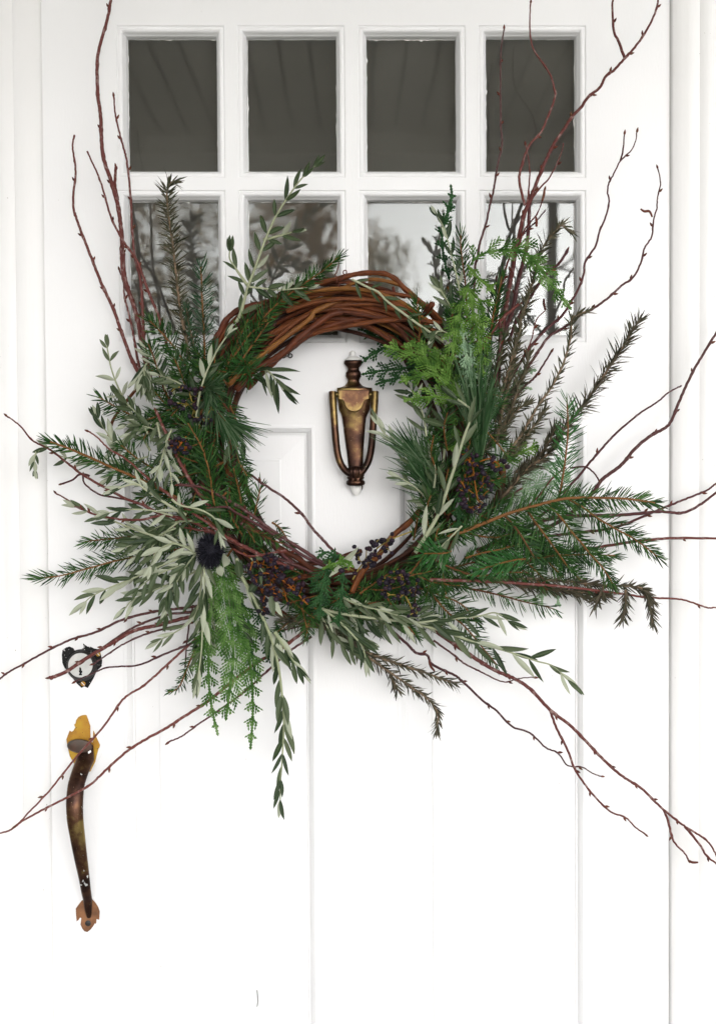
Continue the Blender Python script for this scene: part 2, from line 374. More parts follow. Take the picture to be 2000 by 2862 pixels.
# trees across the lawn, seen mirrored in the panes
def treemat(name, cols): return plant(name, cols, 0.6, 0.75)
T_MATS = [treemat('olive_brown_foliage', [(0.58, 0.40, 0.16), (0.66, 0.46, 0.19), (0.52, 0.40, 0.18)]),
          treemat('ochre_foliage', [(0.68, 0.40, 0.14), (0.76, 0.48, 0.18), (0.58, 0.38, 0.15)]),
          treemat('dark_green_foliage', [(0.46, 0.40, 0.18), (0.52, 0.42, 0.18), (0.58, 0.42, 0.19)])]
def tree(x, y, H, R, mi, label, nl=5200):
    t = thing('tree', label, 'tree', (x, y, -0.2), group='trees across the lawn')
    g = random.Random(int(x * 91 + y * 17))
    m = MB(); P = [Vector((x + g.uniform(-.05, .05) * i, y, -0.25 + H * 0.9 * i / 7)) for i in range(8)]
    m.tube(P, [0.16 * (1 - i / 8.5) for i in range(8)], 8)
    cl = []
    for i in range(26):
        z = H * g.uniform(0.22, 0.97); k = 1 - abs(z / H - 0.45) * 1.25
        a = g.uniform(0, 6.28); r = R * max(.15, k) * g.uniform(0.3, 1.0)
        c = Vector((x + r * math.cos(a), y + r * math.sin(a), z)); cl.append((c, R * g.uniform(0.45, 0.75)))
        b = Vector((x, y, z - 0.25 * r)); m.tube([b, b.lerp(c, .5) + Vector((0, 0, .06)), c], [0.045, 0.03, 0.012], 5)
    m.build('trunk', M_TRUNK, t, True)
    m = MB()
    for i in range(nl):
        c, r = g.choice(cl)
        d = Vector((g.gauss(0, 1), g.gauss(0, 1), g.gauss(0, .8))); d *= r * g.random() ** .4 / max(.01, d.length)
        q = c + d; s = g.uniform(0.03, 0.055)
        u = Vector((g.gauss(0, 1), g.gauss(0, 1), g.gauss(0, 1))).normalized(); v = u.orthogonal().normalized() * s * .6; u = u * s
        m.add([q - u, q + v, q + u, q - v], [(0, 1, 2, 3)])
    m.build('crown', T_MATS[mi], t)
for a in [(-4.3, -15.0, 8.0, 1.9, 1, 'ochre autumn tree farthest along the lawn edge, mirrored in the first lower pane'),
          (-2.9, -13.0, 7.4, 1.6, 0, 'olive brown tree between two other lawn trees, mirrored in the lower panes'),
          (-1.75, -16.5, 8.6, 1.5, 2, 'dark green tree farther back on the lawn, mirrored in the second lower pane'),
          (-0.55, -14.5, 6.2, 1.0, 1, 'small ochre tree on the lawn, mirrored at the second pane beside the muntin'),
          (0.42, -20.0, 5.4, 0.75, 2, 'slim dark tree standing alone on the lawn, mirrored in the third lower pane')]:
    tree(*a)

# ------------------------------------------------------------------ the door
XL, XR = DX(327, 290), DX(1637, 290)
ZR = [DZ(70), DZ(497), DZ(530), DZ(957)]
MUN = 35.5 * PX
BW = (XR - XL - 3 * MUN) / 4
ZP, ZPB = DZ(1187), 0.26
XM0, XM1 = DX(880, 1250), DX(1107, 1250)
DT = 0.044
door = thing('front_door', 'white painted front door with eight small panes and two tall panels', 'door', (0, DT / 2, ZDB), kind='thing')
def dbox(name, x0, x1, z0, z1):
    m = MB(); m.box(x0, x1, 0, DT, z0, z1, RK); return m.build(name, M_DOOR, door)
dbox('stile', XDL, XL, ZDB, ZDT); dbox('stile', XR, XDR, ZDB, ZDT)
dbox('rail', XL, XR, ZR[0], ZDT); dbox('rail', XL, XR, ZP, ZR[3]); dbox('rail', XL, XR, ZDB, ZPB)
dbox('mullion', XM0, XM1, ZPB, ZP)
dbox('muntin', XL, XR, ZR[2], ZR[1])
BEAD = [(0, 0.0), (0.0008, 0.0014), (0.0018, 0.0018), (0.0030, 0.0010), (0.0050, 0.0010), (0.0074, 0.0024), (0.0090, 0.0055), (0.0098, 0.0088), (0.0112, 0.0100), (0.0122, 0.0130), (0.0125, 0.0235)]
for r, (z1, z0) in enumerate(((ZR[0], ZR[1]), (ZR[2], ZR[3]))):
    for c in range(4):
        x0 = XL + c * (BW + MUN); x1 = x0 + BW
        if c < 3: dbox('muntin', x1, x1 + MUN, z0, z1)
        m = MB(); m.rect_sweep(x0, x1, z0, z1, BEAD, RK); m.build('glazing_bead', M_DOOR, door, True, 38)
        m = MB(); m.box(x0 + 0.001, x1 - 0.001, 0.0240, 0.0270, z0 + 0.001, z1 - 0.001, RK)
        pane = m.build('pane', M_GLASS, door)
        # ragged brushed paint lapping onto the glass
        m = MB(); e = 0.0124
        g = random.Random(r * 10 + c)
        for (ax, ay, bx, by, nx, ny) in ((x0 + e, z0 + e, x1 - e, z0 + e, 0, 1), (x1 - e, z0 + e, x1 - e, z1 - e, -1, 0), (x1 - e, z1 - e, x0 + e, z1 - e, 0, -1), (x0 + e, z1 - e, x0 + e, z0 + e, 1, 0)):
            N = 70; k = len(m.v); ph = g.uniform(0, 99); wd = g.uniform(0.0005, 0.0012)
            for i in range(N + 1):
                t = i / N; px_, pz_ = ax + (bx - ax) * t, ay + (by - ay) * t
                q = mnoise.noise(Vector((ph, t * 7, 0))) * 0.7 + max(0, mnoise.noise(Vector((ph, t * 22, 4))) - .25) * 4.0
                d = max(0.0001, wd * (1 + 1.0 * q))
                m.v += [RK(px_, 0.0237, pz_), RK(px_ + nx * d, 0.0237, pz_ + ny * d)]
                if i: m.f.append((k + 2 * i - 2, k + 2 * i, k + 2 * i + 1, k + 2 * i - 1))
        m.build('paint_edge', M_CHIP, pane)
MOULD = [(0, 0.0), (0.0008, -0.0004), (0.0016, -0.0006), (0.0042, -0.0006), (0.0052, -0.0002), (0.0056, 0.0004), (0.0075, 0.0014), (0.0098, 0.0036), (0.0113, 0.0064), (0.0122, 0.0080), (0.0148, 0.0086), (0.0149, 0.0190)]
PANEL = [(0.0151, 0.020), (0.0151, 0.0098), (0.0200, 0.0094), (0.0510, 0.0064), (0.0514, 0.0046), (0.0530, 0.0042)]
for (x0, x1) in ((XL, XM0), (XM1, XR)):
    m = MB(); m.rect_sweep(x0, x1, ZPB, ZP, MOULD, RK); m.build('panel_moulding', M_DOOR, door, True, 35)
    m = MB(); m.rect_sweep(x0, x1, ZPB, ZP, PANEL, RK); k = len(m.v); m.f.append((k - 4, k - 3, k - 2, k - 1)); m.build('panel', M_DOOR, door)
mb = MB(); mb.box(XL + .001, XR - .001, 0.0205, 0.034, ZPB + .001, ZP - .001, RK); mb.build('panel_core', M_DOOR, door)

# door frame: fluted casings and head
frame = thing('door_frame', 'white fluted door frame standing slightly proud around the front door', 'door frame', (0, 0.03, 0), kind='thing')
CASE = [(0.0004, 0.05), (0.0004, 0.0016), (0.0012, 0.0014), (0.0018, 0.0), (0.0040, -0.0028), (0.0170, -0.0034), (0.0230, -0.0052), (0.0400, -0.0056), (0.0412, -0.0050), (0.0424, -0.0056), (0.0500, -0.0080), (0.0600, -0.0084), (0.0640, -0.0074), (0.0690, -0.0090), (0.095, -0.0100), (0.110, -0.0095), (0.112, 0.05)]
def casing(side):
    m = MB(); x = XDL if side < 0 else XDR
    for (o, y) in CASE:
        if side > 0 and o > 0.0015 and y < 0.04: y -= 0.005                # the hinge side stands further proud
        m.v += [RK(x + side * o, y, -0.0), RK(x + side * o, y, ZDT + 0.0)]
    for i in range(len(CASE) - 1): m.f.append((2 * i, 2 * i + 1, 2 * i + 3, 2 * i + 2))
    m.build('casing', M_CASE, frame, True, 50)
casing(-1); casing(1)
m = MB(); m.box(XDL - 0.112, XDR + 0.112, -0.018, 0.05, ZDT + 0.002, ZDT + 0.112, RK); m.build('head_casing', M_CASE, frame)
m = MB(); m.box(XDL - 0.10, XDR + 0.10, 0.0505, 0.16, ZDT + 0.002, ZDT + 0.112, RK); m.box(XDL - 0.112, XDL - 0.002, 0.0505, 0.16, 0, ZDT, RK); m.box(XDR + 0.002, XDR + 0.112, 0.0505, 0.16, 0, ZDT, RK); m.build('jamb', M_CASE, frame)
m = MB(); m.box(XDL - 0.001, XDR + 0.001, -0.02, 0.12, 0.001, 0.018, RK); m.build('threshold', M_CONC, frame)

# ------------------------------------------------------------------ knocker
AX, AY, AZ = Vector((1, 0, 0)), Vector((0, 1, 0)), Vector((0, 0, 1))
def k4(u, v): return (900 + u / 4.785, 950 + v / 4.785)
def lath(mbx, prof, flat, h, seg=20, conv=k4, sc=4.785, ripple=None):
    """prof: (u centre, v, half width) in crop pixels"""
    n = len(mbx.v)
    for (u, v, r) in prof:
        c = at(*conv(u, v), h); R = r / sc * PX
        for k in range(seg):
            q = 2 * math.pi * k / seg
            rr = R * (1 + (ripple[0] * math.cos(ripple[1] * q) if ripple else 0))
            mbx.v.append(c + AX * rr * math.cos(q) - AY * rr * flat * math.sin(q))
    m = len(prof)
    for i in range(m - 1):
        for k in range(seg):
            j = (k + 1) % seg
            mbx.f.append((n + i * seg + k, n + i * seg + j, n + (i + 1) * seg + j, n + (i + 1) * seg + k))
    mbx.f.append(tuple(n + k for k in range(seg))); mbx.f.append(tuple(n + (m - 1) * seg + k for k in reversed(range(seg))))
m = MB()
shaft = [(432, 640, 232), (432, 672, 236), (432, 780, 228), (432, 850, 214), (430, 930, 205), (430, 1000, 172), (428, 1040, 160), (430, 1150, 146), (432, 1300, 130), (438, 1450, 116), (444, 1580, 104), (450, 1720, 95), (452, 1800, 92)]
lath(m, shaft, 0.30, 0.004, 28)
kn = m.build('door_knocker', M_BRONZE, door, True, 50, label='dark bronze urn shaped knocker with white painted tips')
m = MB()
lath(m, [(418, 236, 60), (418, 252, 92), (416, 285, 122), (416, 315, 124), (416, 345, 100), (417, 372, 78), (418, 388, 74), (418, 410, 80), (418, 432, 96), (418, 440, 101), (418, 492, 102), (418, 502, 94), (418, 525, 82), (418, 550, 76), (418, 575, 88), (420, 600, 108), (422, 618, 128), (426, 634, 190), (428, 641, 225)], 0.55, 0.007, 22)
m.build('finial', M_BRONZE, kn, True, 40)
m = MB()
lath(m, [(410, 146, 14), (410, 152, 26), (410, 170, 34), (410, 190, 32), (410, 208, 30), (412, 218, 44), (414, 230, 74), (416, 250, 106), (417, 266, 118), (417, 272, 100)], 0.57, 0.0075, 22)
m.build('painted_tip', M_CHIP, kn, True)
m = MB(); m.plate([k4(*p) for p in [(214, 668), (630, 668), (632, 784), (592, 790), (566, 820), (552, 868), (520, 925), (470, 956), (422, 964), (374, 952), (322, 915), (298, 862), (288, 820), (262, 792), (216, 786)]], 0.012, 0.0235, 0.0012)
m.build('shield', M_BRONZE, kn)
m = MB()
for (u0, u1) in ((175, 235), (622, 680)):
    a_, b2 = at(*k4(u0, 730), 0.012), at(*k4(u1, 730), 0.012)
    m.tube([a_, b2], [0.0042, 0.0042], 10)
m.build('pivot', M_BRONZE, kn, True, 40)
def striker():
    m = MB()
    left = [(138, 690), (142, 790), (150, 900), (160, 1050), (172, 1220), (186, 1380), (206, 1520), (236, 1630), (284, 1715), (335, 1768), (385, 1795)]
    right = [(706, 690), (702, 790), (696, 900), (688, 1050), (676, 1220), (664, 1380), (644, 1520), (614, 1630), (574, 1706), (535, 1760), (495, 1790)]
    for arm in (left, right):
        P = [at(*k4(*q), 0.014 + 0.014 * i / 10) for i, q in enumerate(arm)]
        P = smooth(P, 3); m.tube(P, [0.0055 - 0.0006 * i / len(P) for i in range(len(P))], 12)
        P2 = [at(*k4(arm[0][0], y), 0.014) for y in (683, 690, 745, 780)]
        m.tube(P2, [0.0042, 0.0047, 0.0047, 0.0043], 10)
    return m.build('striker', M_BRONZE, kn, True, 50)
def smooth(P, k):
    out = []
    n = len(P)
    for i in range(n - 1):
        p0, p1, p2, p3 = P[max(i - 1, 0)], P[i], P[i + 1], P[min(i + 2, n - 1)]
        for j in range(k):
            t = j / k
            out.append(0.5 * ((2 * p1) + (p2 - p0) * t + (2 * p0 - 5 * p1 + 4 * p2 - p3) * t * t + (3 * p1 - p0 - 3 * p2 + p3) * t ** 3))
    out.append(P[-1].copy()); return out
striker()
m = MB(); lath(m, [(450, 1690, 60), (450, 1702, 92), (450, 1760, 112), (450, 1820, 102), (450, 1845, 76)], 0.6, 0.026, 84, ripple=(0.055, 14)); m.build('shell', M_BRONZE, kn, True, 60)
m = MB(); lath(m, [(448, 1815, 96), (446, 1845, 112), (446, 1870, 92), (446, 1890, 118), (446, 1918, 122), (446, 1940, 108), (446, 1952, 78)], 0.55, 0.022, 72, ripple=(0.03, 12)); m.build('collar', M_BRONZE, kn, True, 60)
m = MB(); lath(m, [(452, 1945, 70), (453, 1975, 74), (454, 2010, 68), (455, 2045, 54), (455, 2072, 34), (455, 2086, 14)], 0.5, 0.010, 20); m.build('painted_tip', M_CHIP, kn, True)
m = MB(); lath(m, [(462, 1930, 82), (462, 1985, 80), (460, 2015, 66)], 0.3, 0.003, 20); m.build('strike_plate', M_BRONZE, kn, True, 50)

# small wire coil screwed to the lock rail
m = MB()
for (x, y, r) in ((792, 994, 6), (803, 990, 5), (811, 994, 5.5)):
    c = at(x, y, 0.006); P = [c + Vector((math.cos(q) * r * PX, 0.002 * math.sin(q * 2) - 0.0, math.sin(q) * r * PX)) for q in [i * 2 * math.pi / 14 for i in range(15)]]
    m.tube(P, [0.0009] * 15, 6)
m.tube([at(800, 992, 0.0), at(800, 992, 0.007)], [0.001, 0.001], 6)
m.build('wire_hook', M_IRONB, door, True)

# ------------------------------------------------------------------ deadbolt and handle
def k5(u, v): return (120 + u / 6.04, 1760 + v / 6.04)
bl = [(330, 345), (395, 300), (450, 285), (510, 312), (540, 345), (600, 335), (655, 330), (690, 300), (672, 228), (715, 262), (760, 290), (800, 285), (862, 318), (930, 330), (965, 370), (1000, 520), (992, 620), (930, 680), (900, 720), (850, 830), (795, 925), (758, 988), (700, 960), (650, 985), (590, 930), (500, 820), (430, 715), (360, 640), (328, 560), (318, 430)]
m = MB(); m.plate([k5(*q) for q in bl], 0.0002, 0.0007, 0.0001); db = m.build('deadbolt', M_BLACK, door, label='round silver lock cylinder on chipped black plate')
def disc(mbx, cu, cv, prof, conv, sc, seg=32, sy=1.0):
    n = len(mbx.v)
    for (r, h) in prof:
        for k in range(seg):
            q = 2 * math.pi * k / seg
            mbx.v.append(at(*conv(cu + r * math.cos(q), cv + r * sy * math.sin(q)), h))
    for i in range(len(prof) - 1):
        for k in range(seg):
            j = (k + 1) % seg; mbx.f.append((n + i * seg + k, n + i * seg + j, n + (i + 1) * seg + j, n + (i + 1) * seg + k))
    mbx.f.append(tuple(n + (len(prof) - 1) * seg + k for k in range(seg)))
m = MB(); disc(m, 655, 612, [(262, 0.0006), (262, 0.004), (250, 0.0075), (228, 0.009), (212, 0.0088), (208, 0.006)], k5, 6.04); m.build('cylinder_collar', M_IRONB, db, True, 40)
m = MB(); disc(m, 633, 602, [(207, 0.004), (207, 0.0098), (203, 0.0104), (92, 0.0105), (90, 0.0098), (87, 0.0098), (85, 0.0106)], k5, 6.04, 48); m.build('cylinder', M_STEEL, db, True, 30)
m = MB(); m.plate([k5(*q) for q in [(612, 640), (636, 636), (648, 662), (648, 688), (664, 700), (664, 724), (648, 738), (662, 756), (658, 772), (608, 772), (610, 745), (622, 735), (604, 700), (614, 690)]], 0.0100, 0.01075, 0.00001); m.build('keyhole', M_HOLE, db)
for (u, v) in ((930, 412), (676, 916)):
    m = MB(); disc(m, u, v, [(42, 0.0006), (42, 0.0018), (34, 0.0024)], k5, 6.04, 16); s = m.build('screw', M_BRASS, db, True, 40)
    m = MB(); m.plate([k5(u - 30, v - 22), k5(u - 22, v - 30), k5(u + 30, v + 22), k5(u + 22, v + 30)], 0.0022, 0.0027, 0.00005); m.build('slot', M_CHIP, s)
tp = [(560, 1530), (600, 1475), (650, 1450), (700, 1440), (735, 1442), (760, 1505), (802, 1630), (800, 1740), (806, 1840), (826, 1900), (842, 1912), (858, 1865), (852, 1790), (856, 1705), (890, 1790), (965, 1950), (955, 1990), (940, 2010), (915, 2100), (885, 2230), (850, 2300), (800, 2400), (640, 2400), (545, 2295), (495, 2215), (450, 2130), (415, 1975), (395, 1855), (425, 1770), (452, 1705), (484, 1730), (515, 1705), (545, 1650), (525, 1605), (548, 1590)]
m = MB(); m.plate([k5(*q) for q in tp], 0.0010, 0.0030, 0.0006); hd = m.build('door_handle', M_BRASS, door, label='long curved door handle with a yellowed top plate')
halo = [(530, 1560), (590, 1450), (660, 1385), (710, 1370), (770, 1400), (840, 1490), (872, 1590), (880, 1640), (960, 1650), (1010, 1740), (1042, 1850), (1030, 1990), (990, 2120), (900, 2280), (820, 2420), (640, 2420), (520, 2280), (430, 2120), (385, 1930), (378, 1800), (400, 1680), (440, 1620), (500, 1640)]
m = MB(); m.plate([k5(*q) for q in halo], 0.0, 0.0011, 0.0008); m.build('paint_build_up', M_DOOR, hd)
m = MB(); disc(m, 620, 1968, [(208, 0.011), (206, 0.014), (180, 0.0165), (90, 0.0172)], lambda u, v: k5(620 + (u - 620) * 0.985 + (v - 1968) * 0.30, 1968 + (v - 1968) * 0.56 - (u - 620) * 0.13), 6.04, 28)
m.tube([at(*k5(620, 1968), 0.002), at(*k5(620, 1968), 0.014)], [0.005, 0.005], 8)
m.build('thumb_latch', M_THUMB, hd, True, 40)
gp = [(250, 2080, 10, .004), (240, 2118, 24, .009), (229, 2145, 23.5, .020), (220, 2170, 23, .030), (212, 2200, 23, .039), (208.5, 2245, 23.5, .046), (210, 2290, 22.8, .048), (216, 2336, 21, .046), (225, 2395, 18.4, .038), (234, 2448, 15.4, .028), (241, 2495, 13.4, .018), (245, 2518, 12.5, .010), (247, 2545, 9.5, .0055), (248.5, 2566, 5, .0035)]
P = smooth([at(a, b, h) for (a, b, r, h) in gp], 5)
R = [gp[min(i // 5, len(gp) - 1)][2] * (1 - (i % 5) / 5) + gp[min(i // 5 + 1, len(gp) - 1)][2] * ((i % 5) / 5) for i in range(len(P))]
m = MB(); m.tube(P, [r * PX for r in R], 18, ell=0.6); m.build('grip', M_GRIP, hd, True)
def k6(u, v): return (160 + u / 4.1, 2080 + v / 4.1)
m = MB(); m.plate([k6(*q) for q in [(280, 1795), (212, 1885), (215, 1960), (222, 2035), (243, 2015), (255, 1990), (276, 1996), (266, 2070), (285, 2115), (310, 2148), (345, 2158), (385, 2125), (415, 2085), (430, 2058), (446, 2060), (450, 2008), (482, 2015), (487, 1920), (470, 1870), (440, 1822), (395, 1772), (335, 1765)]], 0.0004, 0.0028, 0.0006)
m.build('foot_plate', M_RUST, hd)
m = MB(); disc(m, 352, 2056, [(34, 0.002), (34, 0.0035), (24, 0.004)], k6, 4.1, 16); m.build('screw', M_IRONB, hd, True, 40)
halo = [(k6(u, v)) for (u, v) in [(275, 1790), (205, 1870), (200, 1960), (215, 2050), (250, 2060), (270, 2130), (310, 2172), (350, 2180), (400, 2150), (450, 2085), (500, 2030), (508, 1930), (490, 1850), (440, 1780), (400, 1755)]]
m = MB(); m.plate(halo, 0.0, 0.0011, 0.0008); m.build('paint_build_up', M_DOOR, hd)
m = MB(); m.plate([(717 + 0, 2768), (719, 2768), (722, 2800), (719, 2815), (717, 2815), (720, 2800)], 0.0, 0.0003, 0.00005); m.build('scratch', M_IRONB, door)

# ------------------------------------------------------------------ the wreath
wreath = thing('wreath', 'evergreen wreath of grapevine, fir, olive, cedar, rosemary and twigs hanging on the white door', 'wreath', at(945, 1660, 0.03))
FRONT = Vector((0, -1, 0))
def path(s, h, step=6.0):
    raw = [tuple(float(q) for q in p.split(',')) for p in s.split()]
    n = len(raw)
    if isinstance(h, (int, float)): h = (h, h)
    ds = [0.0]
    for i in range(1, n): ds.append(ds[-1] + math.hypot(raw[i][0] - raw[i - 1][0], raw[i][1] - raw[i - 1][1]))
    P = []
    for i, q in enumerate(raw):
        t = ds[i] / ds[-1]
        if len(q) > 2: hh = q[2] / 1000
        elif len(h) == 2: hh = h[0] + (h[1] - h[0]) * t
        else:
            hh = h[0] * (1 - t) ** 2 + 2 * (1 - t) * t * h[1] + h[2] * t * t
        P.append(at(q[0], q[1], hh))
    k = max(2, int(round(ds[-1] / max(1, n - 1) / step)))
    return smooth(P, k)
def arclen(P):
    L = [0.0]
    for i in range(1, len(P)): L.append(L[-1] + (P[i] - P[i - 1]).length)
    return L
def sample(P, L, d):
    for i in range(1, len(P)):
        if L[i] >= d or i == len(P) - 1:
            t = (d - L[i - 1]) / max(1e-9, L[i] - L[i - 1]); t = min(1, max(0, t))
            return P[i - 1].lerp(P[i], t), (P[i] - P[i - 1]).normalized()
def sideof(t, nrm=FRONT):
    s = t.cross(nrm)
    if s.length < 1e-3: s = Vector((1, 0, 0))
    return s.normalized()
def randv(g): return Vector((g.gauss(0, 1), g.gauss(0, 1), g.gauss(0, 1))).normalized()

# --- pools of small pieces, placed at the end
LEAVES, BERRIES, BUDS = [], [], []
def frame_m(p, d, nrm, sx, sy, sz):
    d = d.normalized(); y = nrm.cross(d)
    if y.length < 1e-3: y = d.orthogonal()
    y.normalize(); z = d.cross(y).normalized()
    return Matrix(((d.x * sx, y.x * sy, z.x * sz, p.x), (d.y * sx, y.y * sy, z.y * sz, p.y), (d.z * sx, y.z * sy, z.z * sz, p.z), (0, 0, 0, 1)))

# --- birch twigs (given from tip to base)
def twig(paths, h, r=(2.0, 6.0), mat=None, buds=1.0, catkin=None, label=None):
    if isinstance(paths, str): paths = [paths]
    m = MB(); g = random.Random(len(paths[0]) * 31 + int(r[1] * 10)); bl = []
    for j, s in enumerate(paths):
        P = path(s, h if j == 0 else (h if isinstance(h, tuple) else h), 7.0); L = arclen(P)
        r0, r1 = (r if j == 0 else (r[0], r[0] + (r[1] - r[0]) * 0.45))
        R = [0.84 * (r0 + (r1 - r0) * (l / L[-1]) ** 0.8) * PX for l in L]
        bs = []
        d = 0.002
        while d < L[-1] * 0.92:
            bs.append(d); d += g.uniform(0.028, 0.05) / max(.4, buds)
        if buds > 0:
            for d in bs:
                for i in range(len(P)):
                    e = abs(L[i] - d)
                    if e < 0.004: R[i] *= 1 + 0.30 * (1 - e / 0.004)
        P = [p + Vector((g.uniform(-1, 1), g.uniform(-1, 1), g.uniform(-1, 1))) * 0.00035 for p in P]
        m.tube(P, R, 7)
        if buds > 0:
            sg = 1
            for i, d in enumerate(bs):
                p, t = sample(P, L, d); t = -t; sg = -sg
                if i == 0: dd = t
                else: dd = (t * 0.8 + sideof(t) * sg * 0.55 + FRONT * g.uniform(-.3, .5)).normalized()
                rr = r0 + (r1 - r0) * d / L[-1]
                bl.append((p + dd * rr * PX * (0.6 if i else 0.0), dd, g.uniform(12, 17) * PX))
    o = m.build('birch_twig', mat or M_TWIG, wreath, True, label=label)
    for (p, d, l) in bl: BUDS.append((o, p, d, l, 0.21))
    if catkin:
        for (cp, ch) in catkin:
            P = path(cp, ch, 4.0); k = len(P)
            mm = MB(); mm.tube(P, [3.6 * PX * (0.55 + 0.45 * math.sin(math.pi * min(1, (i + .5) / k))) for i in range(k)], 8); mm.build('catkin', M_BUD, o, True)
    return o

# --- strips for needles
def needle(m, p, d, L, w, fwd, g, bend=0.12, flatn=None):
    nv = (flatn if flatn else FRONT) + randv(g) * 0.55
    s = d.cross(nv)
    if s.length < 1e-3: s = d.orthogonal()
    s = s.normalized() * (w * 0.5)
    mid = p + d * (L * 0.5) + fwd * (L * bend * 0.25); tip = p + d * L + fwd * (L * bend)
    q = p + d * (L * 0.82) + fwd * (L * bend * 0.65)
    k = len(m.v); m.v += [p - s * .6, p + s * .6, mid - s, mid + s, q - s * .8, q + s * .8, tip]
    m.f += [(k, k + 1, k + 3, k + 2), (k + 2, k + 3, k + 5, k + 4), (k + 4, k + 5, k + 6)]

def fir(s, h, L=46, den=42, mat=None, flat=0.75, ang=58, wid=2.9, stem=(3.2, 1.8), name='fir_sprig', droop=0.0, label=None, subs=()):
    """from base to tip; L in photo pixels, den needles per 100 px"""
    g = random.Random(sum(ord(c) for c in s))
    ms, mn = MB(), MB()
    for j, s2 in enumerate((s,) + tuple(subs)):
        P = path(s2, h, 8.0); A = arclen(P)
        ms.tube(P, [(stem[0] + (stem[1] - stem[0]) * a / A[-1]) * PX for a in A], 6)
        N = int(A[-1] / PX / 100 * den); tilt = FRONT + randv(g) * 0.22
        for i in range(N):
            f = (i + g.random()) / N
            p, t = sample(P, A, f * A[-1]); sd = sideof(t, tilt); up = sd.cross(t).normalized()
            if up.dot(FRONT) < 0: up = -up
            sg = 1 if g.random() < .5 else -1
            el = g.uniform(-1, 1) ** 3 * 1.0 + g.gauss(0, 0.28) if g.random() < flat else g.uniform(-0.6, 1.55)
            if f > 0.93: el = g.uniform(-1.3, 1.5)
            if mnoise.noise(Vector((f * 9, N * .37, j * 3.1))) > .38 and g.random() < .75: continue
            a = rad(ang + g.gauss(0, 11)) * (1 - 0.62 * max(0, f - 0.8) / 0.2)
            d = (t * math.cos(a) + (sd * sg * math.cos(el) + up * math.sin(el)) * math.sin(a))
            d.z -= droop; d.normalize()
            l = L * PX * g.uniform(0.62, 1.18) * (0.72 + 0.28 * math.sin(math.pi * min(1, f * 1.15)))
            needle(mn, p, d, l, wid * PX * g.uniform(.8, 1.15), t, g, 0.16, up)
        # bud cluster at the tip
    o = ms.build(name, M_STEMF, wreath, True, label=label)
    if name == 'fir_sprig':
        pe = path(s, h, 8.0); t = (pe[-1] - pe[-2]).normalized()
        for k in range(2): BUDS.append((o, pe[-1] - t * 0.002, (t + randv(g) * (0.0 if k == 0 else .6)).normalized(), 13 * PX, 0.26))
    mn.build('needles', mat or M_FIR, o, kind='stuff'); return o

def pine(s, h, L, n, mat=None, spread=0.35, gather=None, wid=3.0, label=None):
    g = random.Random(sum(ord(c) for c in s)); P = path(s, h, 8.0); A = arclen(P)
    ms, mn = MB(), MB(); ms.tube(P, [3.2 * PX] * len(P), 6)
    for i in range(n):
        p, t = sample(P, A, A[-1] * g.random() ** .7)
        d = (t + sideof(t) * g.gauss(0, spread) + FRONT * g.gauss(0.05, spread * .6)).normalized()
        l = L * PX * g.uniform(.7, 1.08); k = len(mn.v)
        nv = FRONT + randv(g) * .6; sd = d.cross(nv).normalized() * (wid * PX * .5)
        cv = (randv(g) * 0.10 + Vector((0, 0, -0.06))) * l
        for (f, ww) in ((0, .8), (.35, 1), (.7, .9), (1, .25)):
            c = p + d * l * f + cv * f * f; mn.v += [c - sd * ww, c + sd * ww]
        for r in range(3): mn.f.append((k + 2 * r, k + 2 * r + 1, k + 2 * r + 3, k + 2 * r + 2))
    o = ms.build('pine_sprig', M_STEMF, wreath, True, label=label); mn.build('needles', mat or M_PINE, o, kind='stuff'); return o

def rosemary(s, h, L=36, sp=11, mat=None, per=6, wid=4.6, stem=(4.5, 2.2), ang=(18, 52), curl=0.0, label=None, subs=(), f0=0.0):
    g = random.Random(sum(ord(c) for c in s)); ms, mn = MB(), MB()
    for s2 in (s,) + tuple(subs):
        P = path(s2, h, 8.0); A = arclen(P)
        ms.tube(P, [(stem[0] + (stem[1] - stem[0]) * a / A[-1]) * PX for a in A], 6)
        d0 = A[-1] * f0
        while d0 < A[-1]:
            p, t = sample(P, A, d0); sd = sideof(t); up = sd.cross(t); a0 = g.uniform(0, 6.28); f = d0 / A[-1]
            for k in range(per):
                q = a0 + 6.28 * k / per + g.gauss(0, .35); a = rad(g.uniform(*ang)) * (1 - .4 * max(0, f - .85) / .15)
                rd = sd * math.cos(q) + up * math.sin(q)
                d = (t * math.cos(a) + rd * math.sin(a)).normalized(); d.z -= 0.12 * g.random(); d.normalize()
                l = L * PX * g.uniform(.6, 1.15); wv = wid * PX * g.uniform(.75, 1.1) * .5
                nn = (rd * -1 + t * .6).normalized(); sv = d.cross(nn).normalized() * wv
                if g.random() < .5: sv = (d.cross(FRONT + randv(g) * .5)).normalized() * wv
                kk = len(mn.v); bow = rd * (l * g.uniform(-.02, .22)) + randv(g) * l * .06
                ridge = sv.cross(d).normalized() * (wv * .5)
                for (ff, ww) in ((0, .45), (.3, 1), (.7, .9), (1, .12)):
                    c = p + d * l * ff + bow * ff * ff; mn.v += [c - sv * ww, c + ridge * ww, c + sv * ww]
                for r in range(3):
                    b = kk + 3 * r; mn.f += [(b, b + 1, b + 4, b + 3), (b + 1, b + 2, b + 5, b + 4)]
            d0 += sp * PX * g.uniform(.7, 1.3)
    o = ms.build('rosemary_sprig', M_STEMR, wreath, True, label=label); mn.build('leaves', mat or M_ROSE, o, kind='stuff'); return o

